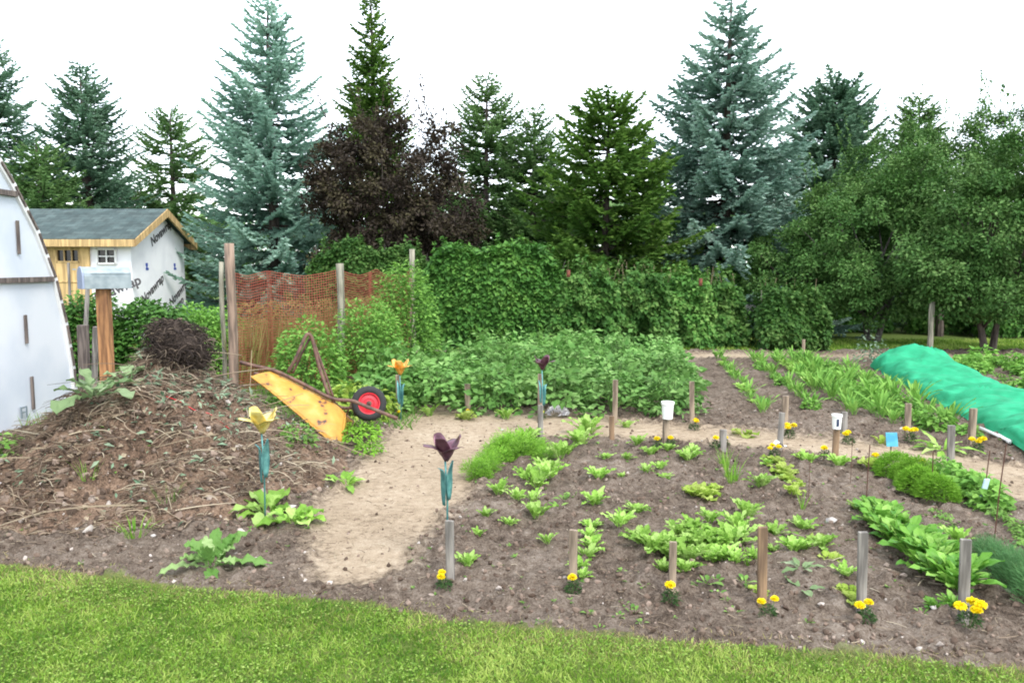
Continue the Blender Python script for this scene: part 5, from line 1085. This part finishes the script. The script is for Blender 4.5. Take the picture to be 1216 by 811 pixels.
special('big pale rhubarb like leaves lying on the left shoulder of the heap', 112, 478, rosette(16, .30, .15, (75, 10), 60, 'spoon', .12, 312, nn=9, petiole=.35), 'bigpale', zoff=.05)
special('second clump of pale big leaves, closer to the root clump', 150, 458, rosette(12, .26, .13, (60, 5), 60, 'spoon', .12, 313, nn=9, petiole=.35), 'bigpale', zoff=.03)
special('yellow leaved weeds in front of the reddish fence post', 278, 452, leafy_dome(90, .12, .12, .16, .05, 314), 'ylettuce', 'weed_patch', 'weeds')
special('pale yellow green leafy clump left of the potatoes, behind the tyre', 424, 497, leafy_dome(420, .42, .3, .42, .09, 315, wid=.6), 'ylettuce', 'leafy_plant', 'plant')
special('pale green leafy clump behind the wheelbarrow legs', 398, 492, leafy_dome(260, .33, .3, .40, .08, 316), 'lettuce')
special('single pale green leaf lying flat on the soil in front of the brown stake', 953, 699, rosette(3, .12, .055, (20, 5), 20, 'oval', .08, 317, nn=7, petiole=.05), 'bigpale', 'fallen_leaf', 'leaf')
special('flat pale wilted leaves in the middle of the front bed', 951, 676, rosette(7, .10, .04, (35, 5), 30, 'oval', .12, 318, nn=7, petiole=.1), 'bigpale', 'wilted_plant', 'plant')
special('small yellow green plant on the far path edge right of the potatoes', 884, 517, rosette(12, .16, .10, (65, 8), 55, 'spoon', .14, 319, nn=7), 'ylettuce', 'lettuce', 'lettuce')
special('pale wilting plant just left of the blue tag', 1047, 528, rosette(9, .17, .05, (85, 30), 70, 'oval', .1, 320), 'ylettuce')
special('flat pale green plant on the far path edge before the netting', 1118, 535, rosette(18, .28, .06, (40, 5), 40, 'oval', .1, 321), 'lettuce')
for i, (u, v, k_, s_, lb) in enumerate([(510, 493, 'greens', .8, 'small upright green before the potatoes, right of the orange tulip'), (554, 498, 'ylettuce', 1.0, 'yellowish plant at the stake between the orange and dark tulips'), (601, 497, 'greens', .95, 'thin weedy plant on the path edge before the potatoes'), (744, 507, 'lettuce', .9, 'small plant by the stake left of the blank white cup'), (1150, 520, 'bean', .9, 'leafy plant at the foot of the stake near the netting')]):
    x, y = G(u, v); put(k_, x, y, s_, lb, None)
# white crumpled flower head, blue tag, pale tag, white scrap, thin rods
b = MB(); n = 90; d = runit(n); d[:, 2] = np.abs(d[:, 2]); b.inst(LEAF5[0], LEAF5[1], frames(d, [0, -.4, 1.] + rng.normal(size=(n, 3)) * .5, .05, .06, .05), d * [.09, .05, .045] + [0, 0, .04]); x, y = G(662, 495)
tag(b.obj('white_flower', leafmat('white_petals', (.74, .70, .74), (.84, .82, .84), (.88, .87, .88)), loc=(x, y, gz(x, y))), 'crumpled white flower lying in front of the potatoes', 'flower')
x, y = G(1058, 545); b = MB(); b.box((0, 0, .17), (.10, .006, .12), rot=(-.25, 0, 0)); tg = b.obj('garden_tag', mat('blue_plastic', (.04, .30, .45), .4, ramp=[(.4, (.03, .24, .38)), (.6, (.08, .4, .52))], nscale=8), loc=(x, y, gz(x, y)), bevel=.003); tag(tg, 'bright blue plastic tag standing behind the feathery carrot mounds', 'tag'); b = MB(); b.bar((0, .01, -.03), (0, .01, .14), .012, .006); b.obj('peg', M['stake'], tg)
M['rod'] = mat('rusty_rod', (.10, .045, .03), .8, .3)
for u, v, tv, ln, lb in ((1028, 602, 528, .02, 'thin rusty rod at the back end of the spinach row'), (1106, 590, 535, -.01, 'thin rusty rod standing in the feathery carrot mounds'), (1010, 575, 520, .0, 'very thin rod on the bare soil right of the marked cup'),
                         (1168, 598, 535, .05, 'rusty rod with a pale tag in the bean row'), (1180, 640, 527, .06, 'rusty rod behind the row at the right, leaning right'), (960, 600, 545, .0, 'very thin rod beside the onion tuft in mid bed')):
    x, y = G(u, v); z0 = gz(x, y); H = AT(u, tv, y)[2] - z0; b = MB(); b.tube([(0, 0, -.1), (ln * H * .5, 0, H * .5), (ln * H * 1.2, 0, H)], .0035 if 'very' not in lb else .002, 6); tag(b.obj('metal_rod', M['rod'], loc=(x, y, z0)), lb, 'rod')
x, y = G(1166, 601); b = MB(); b.box((.0, -.02, .11), (.045, .012, .13), rot=(.15, .1, .3)); tag(b.obj('plant_label', mat('pale_blue_plastic', (.45, .58, .68), .3), loc=(x, y, gz(x, y)), bevel=.004), 'pale blue seed packet tied to a rod in the bean row', 'tag')
x, y = G(924, 540); b = MB(); r = np.random.default_rng(5); V = [((i / 5 - .5) * .11, (j / 4 - .5) * .06, .03 + .02 * r.random() + .02 * math.sin(i)) for i in range(6) for j in range(5)]; b.grid(np.array(V), 6, 5); tag(b.obj('plastic_scrap', M['cup'], loc=(x, y - .04, gz(x, y) + .01), smooth=True), 'white plastic scrap at the foot of the dark stake by the path', 'scrap')
for i, (u, v, s_, lb) in enumerate([(332 * .9, 654, .016, 'x')][:0]): pass
def stones(lst):
    for i, (u, v, s_, lb) in enumerate(lst):
        x, y = G(u, v); z = float(surf(np.array([x]), np.array([y]))[0]); T = lump_tmpl(50 + i); b = MB(); b.add(T[0] * s_, T[1], .5); tag(b.obj('stone', mat('pale_stone_%s' % i if 0 else 'pale_stone', (.42, .39, .36), .9, ramp=[(.35, (.32, .29, .26)), (.65, (.52, .5, .47))], nscale=30), loc=(x, y, z + s_ * .2), smooth=True), lb, 'stone')
stones([(91, 634, .022, 'white stone on the soil below the compost heap, left of the grass tuft'), (183, 641, .018, 'white stone between the grass tuft and the thistle like plant'), (2, 606, .025, 'pale flat stone at the left edge of the heap'), (1108, 733, .016, 'small white stone near the end of the spinach row'), (346, 605, .03, 'tan stone at the foot of the heap right of the yellow tulip'), (988, 620, .035, 'orange tan clod in the middle of the front bed'), (596, 510, .022, 'dark clod on the path left of the rear dark tulip')])

# ------------------------------------------------------------------ potato rows
names = ['leftmost potato row', 'second potato row from the left', 'third potato row from the left', 'middle potato row', 'second potato row from the right', 'rightmost potato row']
rows = [(-1.45, 9.1, 12.2), (-.85, 9.05, 13.4), (-.20, 9.0, 14.0), (.48, 8.95, 13.9), (1.12, 8.85, 13.9), (1.84, 8.8, 13.9)]
for k, (x0, ya, yb) in enumerate(rows):
    y = ya; q = 0; x_at = x0
    while y < yb:
        x = x0 + .145 * (y - 8.9) + random.uniform(-.05, .05); sc = random.uniform(.84, 1.08) * (1.0 if k < 5 else .9)
        wh_ = 'front end plant of the' if q == 0 else ('plant in the')
        put('potato', x, y, sc, ('bushy potato plant, front end of the ' if q == 0 else 'bushy potato plant inside the ') + names[k], names[k], sz=random.uniform(.88, 1.05)); y += random.uniform(.42, .50); q += 1
for o in list(col.objects):
    if o.get('category') == 'potato plant' and o.name.startswith('potato_plant'): pass

# ------------------------------------------------------------------ rows right of the bare strip: beets / chard, single seedling row
def frow(key, xa, ya, yb, dy, s, word, group, jx=.05, key2=None, lab=None):
    y = ya; q = 0
    while y < yb:
        x = xa + .155 * (y - 8.4) + random.uniform(-jx, jx); kk = key2 if key2 and random.random() < .3 else key
        lb = ('%s at the near end, %s' if q == 0 else '%s in the %s') % (word, group); put(kk, x, y, s * random.uniform(.7, 1.15), lb, group); y += dy * random.uniform(.8, 1.2); q += 1
frow('beet', 2.78, 8.75, 14.0, .20, .66, 'young upright beet', 'single thin row beside the bare strip', .05, 'lettuce')
frow('beet', 3.35, 8.9, 14.0, 0.26, 0.81, 'upright beet', 'first dense beet row right of the single row', .07, 'bean')
frow('beet', 3.75, 8.5, 14.0, 0.21, 0.95, 'upright beet', 'second dense beet row, in line with the marked cup', .09, 'greens')
frow('beet', 4.15, 9.0, 14.0, 0.21, 1.01, 'upright beet', 'third dense beet row', .10, 'bean')
frow('beet', 4.02, 8.2, 13.6, 0.24, 1.01, 'upright beet', 'fourth dense beet row by the brown stake', .08, 'bean')
frow('beet', 4.55, 8.1, 12.6, 0.22, 0.95, 'upright chard', 'outermost dense row beside the green netting', .1, 'bean')
frow('bean', 4.25, 7.9, 8.9, .22, 1.0, 'low leafy bean', 'short bean patch next to the netting', .12)
# beyond the netting
frow('bean', 6.55, 8.8, 13.4, .30, 1.3, 'low bushy plant', 'row just beyond the green netting', .1, 'low')
frow('bean', 7.2, 9.2, 13.4, .34, 1.5, 'low bushy plant', 'second row beyond the green netting', .1)
frow('potato', 7.9, 9.6, 13.2, .50, .62, 'small potato like plant', 'far right row beyond the netting', .1)
special('small grey leaved shrub behind the back end of the green netting', 1033, 428, leafy_dome(260, .3, .25, .55, .05, 330, shell=.2), 'pale', 'shrub', 'shrub')
# dig away prototypes
for l in PR.values():
    for o in l: bpy.data.objects.remove(o)

# ------------------------------------------------------------------ green netting row cover
M['green'] = mat('green_shade_net', (.014, .38, .175), .7, ramp=[(.35, (.010, .30, .135)), (.62, (.022, .43, .205))], nscale=6, bump=.3, bscale=60, trans=.25)
ny_, nx_ = 150, 44; V = []
for i in range(ny_):
    t = i / (ny_ - 1); Y = 12.75 - t * 6.2; xl = 5.78 - (12.8 - Y) * .215; 
    wdt = 1.15; H = .40 * min(1, (t + .01) / .07) ** .5 * (1 - .45 * min(1, max(0, t - .06) / .30)) + .012 * math.sin(t * 23)
    for j in range(nx_):
        s = j / (nx_ - 1); a = math.pi * s; hoop = math.sin(a) ** .75; x = xl + wdt * (.5 - .5 * math.cos(a)); fold = .022 * (fbm(t * 22 + s * 3, s * 4 + t * 9, 401, 4, .55) - .5) * 2 + .030 * (1 - 2 * abs(fbm(t * 20 - s * 5, s * 2.5, 405, 3) - .5) * 5) - .022 * (math.sin(t * math.pi * 9) ** 2) + .02 * math.sin(t * 60 + s * 4) * abs(math.cos(a))
        z = max(.012, H * hoop + fold * (.3 + hoop)); x += .05 * (fbm(t * 14, s * 3, 411, 3) - .5) * (1 if s in (0., 1.) else .5) + (.08 * (fbm(t * 9, 3.3, 412, 3) - .5) if s < .1 else 0)
        V.append((x, Y, z + .01))
cov = empty('netting_cover', (5.4, 9.5, 0), 'long bright green netting draped over a low row tunnel', 'row cover')
b = MB(); b.grid(np.array(V) - np.array([5.4, 9.5, 0]), ny_, nx_); b.obj('netting', M['green'], cov, smooth=True)
h = MB()
for i in range(1, 9):
    t = i / 9; Y = 12.75 - t * 6.2; xl = 5.78 - (12.8 - Y) * .215; a = np.linspace(0, math.pi, 14); Hh = (.40 * (1 - .45 * min(1, max(0, t - .06) / .30))) - .04
    h.tube(np.stack([xl + .05 + 1.05 * (.5 - .5 * np.cos(a)) - 5.4, np.full(14, Y - 9.5), Hh * np.sin(a) ** .75], 1), .006, 5)
h.obj('hoops', M['stem'], cov)
for (p0, p1, lb) in (((1164, 508), (1200, 524), 'upper pale plastic pipe lying against the green netting'), ((1176, 531), (1199, 531), 'lower pale plastic pipe on the soil at the netting corner')):
    a = np.array(AT(*p0, 7.75)); c = np.array(AT(*p1, 7.2)); a[2] = max(a[2], .03); c[2] = max(c[2], .03); b = MB(); b.tube([np.zeros(3), c - a], .016, 8); tag(b.obj('plastic_pipe', M['cup'], loc=tuple(a), smooth=True), lb, 'pipe')

# ------------------------------------------------------------------ tiny weeds, lawn grass
b = MB(); x, y, (l, p, f), r = scatter_soil(2600, 501, yr=(3.2, 10)); dens = fbm(x * 1.5, y * 1.5, 77, 3); k = ~l & ~f & (~p | (r.random(len(x)) < .05)) & (dens > .5); x = x[k]; y = y[k]; idx = np.repeat(np.arange(len(x)), 5); n = len(idx); z = surf(x, y)[idx]
az = r.random(n) * 6.28; D = np.stack([np.cos(az), np.sin(az), .5 + .4 * r.random(n)], 1); L = (.01 + .022 * r.random(len(x)) ** 2)[idx]
b.inst(DIAM[0], DIAM[1], frames(D, np.array([[0, 0, 1.]]) + r.normal(size=(n, 3)) * .2, L, L * .5, L), np.stack([x[idx], y[idx], z], 1) + r.normal(size=(n, 3)) * .004 * [1, 1, 0], r.random(n))
tag(b.obj('weeds', M['weed']), 'tiny green weed seedlings sprouting across the bare soil', 'weeds', kind='stuff')
def blades(n, xr, yr, seed, mask, hmin, hmax, wdt, m, name, label, bend=.5, edge=None):
    r = np.random.default_rng(seed); x = xr[0] + (xr[1] - xr[0]) * r.random(n); y = yr[0] + (yr[1] - yr[0]) * r.random(n); k = mask(x, y, r); x, y = x[k], y[k]; n = len(x)
    z = surf(x, y); patch = .6 * fbm(x * 2.2, y * 2.2, 88, 3) + .4 * fbm(x * 11, y * 11, 89, 3); L = (hmin + (hmax - hmin) * r.random(n)) * (.7 + .6 * patch)
    D = nrm(np.stack([r.normal(size=n) * bend, r.normal(size=n) * bend, np.ones(n)], 1)); Nn = np.stack([r.normal(size=n), r.normal(size=n), np.zeros(n)], 1)
    T = np.clip((patch - .5) * 2.2 + .48 + .26 * r.normal(size=n), 0, 1); b = MB()
    Fr = frames(D, Nn, L, wdt * (.7 + .6 * r.random(n)), L); P = np.stack([x, y, z - .004], 1); V = np.einsum('nij,kj->nki', Fr, BLADE[0]) + P[:, None, :]
    base = (np.arange(n) * 5)[:, None]; b.v.append(V.reshape(-1, 3)); b.t.append(np.repeat(T, 5)); b.f += [((BLADE[1][0] + base), 0), ((BLADE[1][1] + base), 0)]; b.n = len(V) * 5
    return tag(b.obj(name, M[m]), label, 'grass', kind='stuff')
def mlawn(x, y, r):
    l, _, _ = regions(x, y); return l
def dedge(x, y):                                   # distance in y below the lawn edge
    P = np.array(LAWN[:-2]); return np.interp(x, P[:, 0], P[:, 1]) - y
def clover():
    r = np.random.default_rng(611); n = 90000; x = -4.2 + 8.4 * r.random(n); y = 2.55 + 2.2 * r.random(n); k = mlawn(x, y, r) & (dedge(x, y) > .06) & (fbm(x * 5, y * 5, 99, 4, .6) + .12 * r.normal(size=n) > .5); x, y = x[k], y[k]; n = len(x)
    z = surf(x, y) + .008 + .022 * r.random(n); L = .006 + .010 * r.random(n); az = r.random(n) * 6.28; b = MB()
    b.inst(DIAM[0], DIAM[1], frames(np.stack([np.cos(az), np.sin(az), r.normal(size=n) * .3], 1), np.array([0, 0, 1.]) + r.normal(size=(n, 3)) * .35, L, L * .75, L), np.stack([x, y, z], 1), np.clip(r.random(n) * .8 + .1, 0, 1))
    tag(b.obj('clover', leafmat('clover_leaves', (.10, .23, .03), (.23, .40, .05), (.42, .54, .15), trans=.3)), 'small clover leaves mixed through the lawn grass', 'clover', kind='stuff')
clover()
blades(210000, (-4.2, 4.2), (2.55, 4.75), 601, lambda x, y, r: mlawn(x, y, r) & (dedge(x, y) > .02 + .30 * r.random(len(x)) ** 1.3 * fbm(x * 3 + 5, y * 0, 98, 3) * 1.6), .018, .042, .0052, 'grass', 'grass', 'short mown green lawn grass in the foreground', .75)
blades(170000, (-4.6, 4.2), (3.0, 4.9), 602, lambda x, y, r: (dedge(x, y) < .34 * fbm(x * 3, y * 0, 97, 3) * 1.8) & (dedge(x, y) > -.07) & (r.random(len(x)) < .75) & (mlawn(x, y, r) | (r.random(len(x)) < .25)), .012, .03, .004, 'edgegrass', 'dry_grass', 'yellowing thin grass along the edge of the lawn', .9)
blades(42000, (-9, 11.5), (15.3, 17.5), 603, lambda x, y, r: regions(x, y)[2], .04, .09, .012, 'grass', 'long_grass', 'uncut green grass under the hedges and trees at the back', .6)
blades(7000, (-7, -1), (7.9, 11), 604, lambda x, y, r: ~(pile_h(x, y) > .2), .06, .16, .012, 'weed', 'rough_grass', 'rough weedy grass growing behind the compost heap', .6)
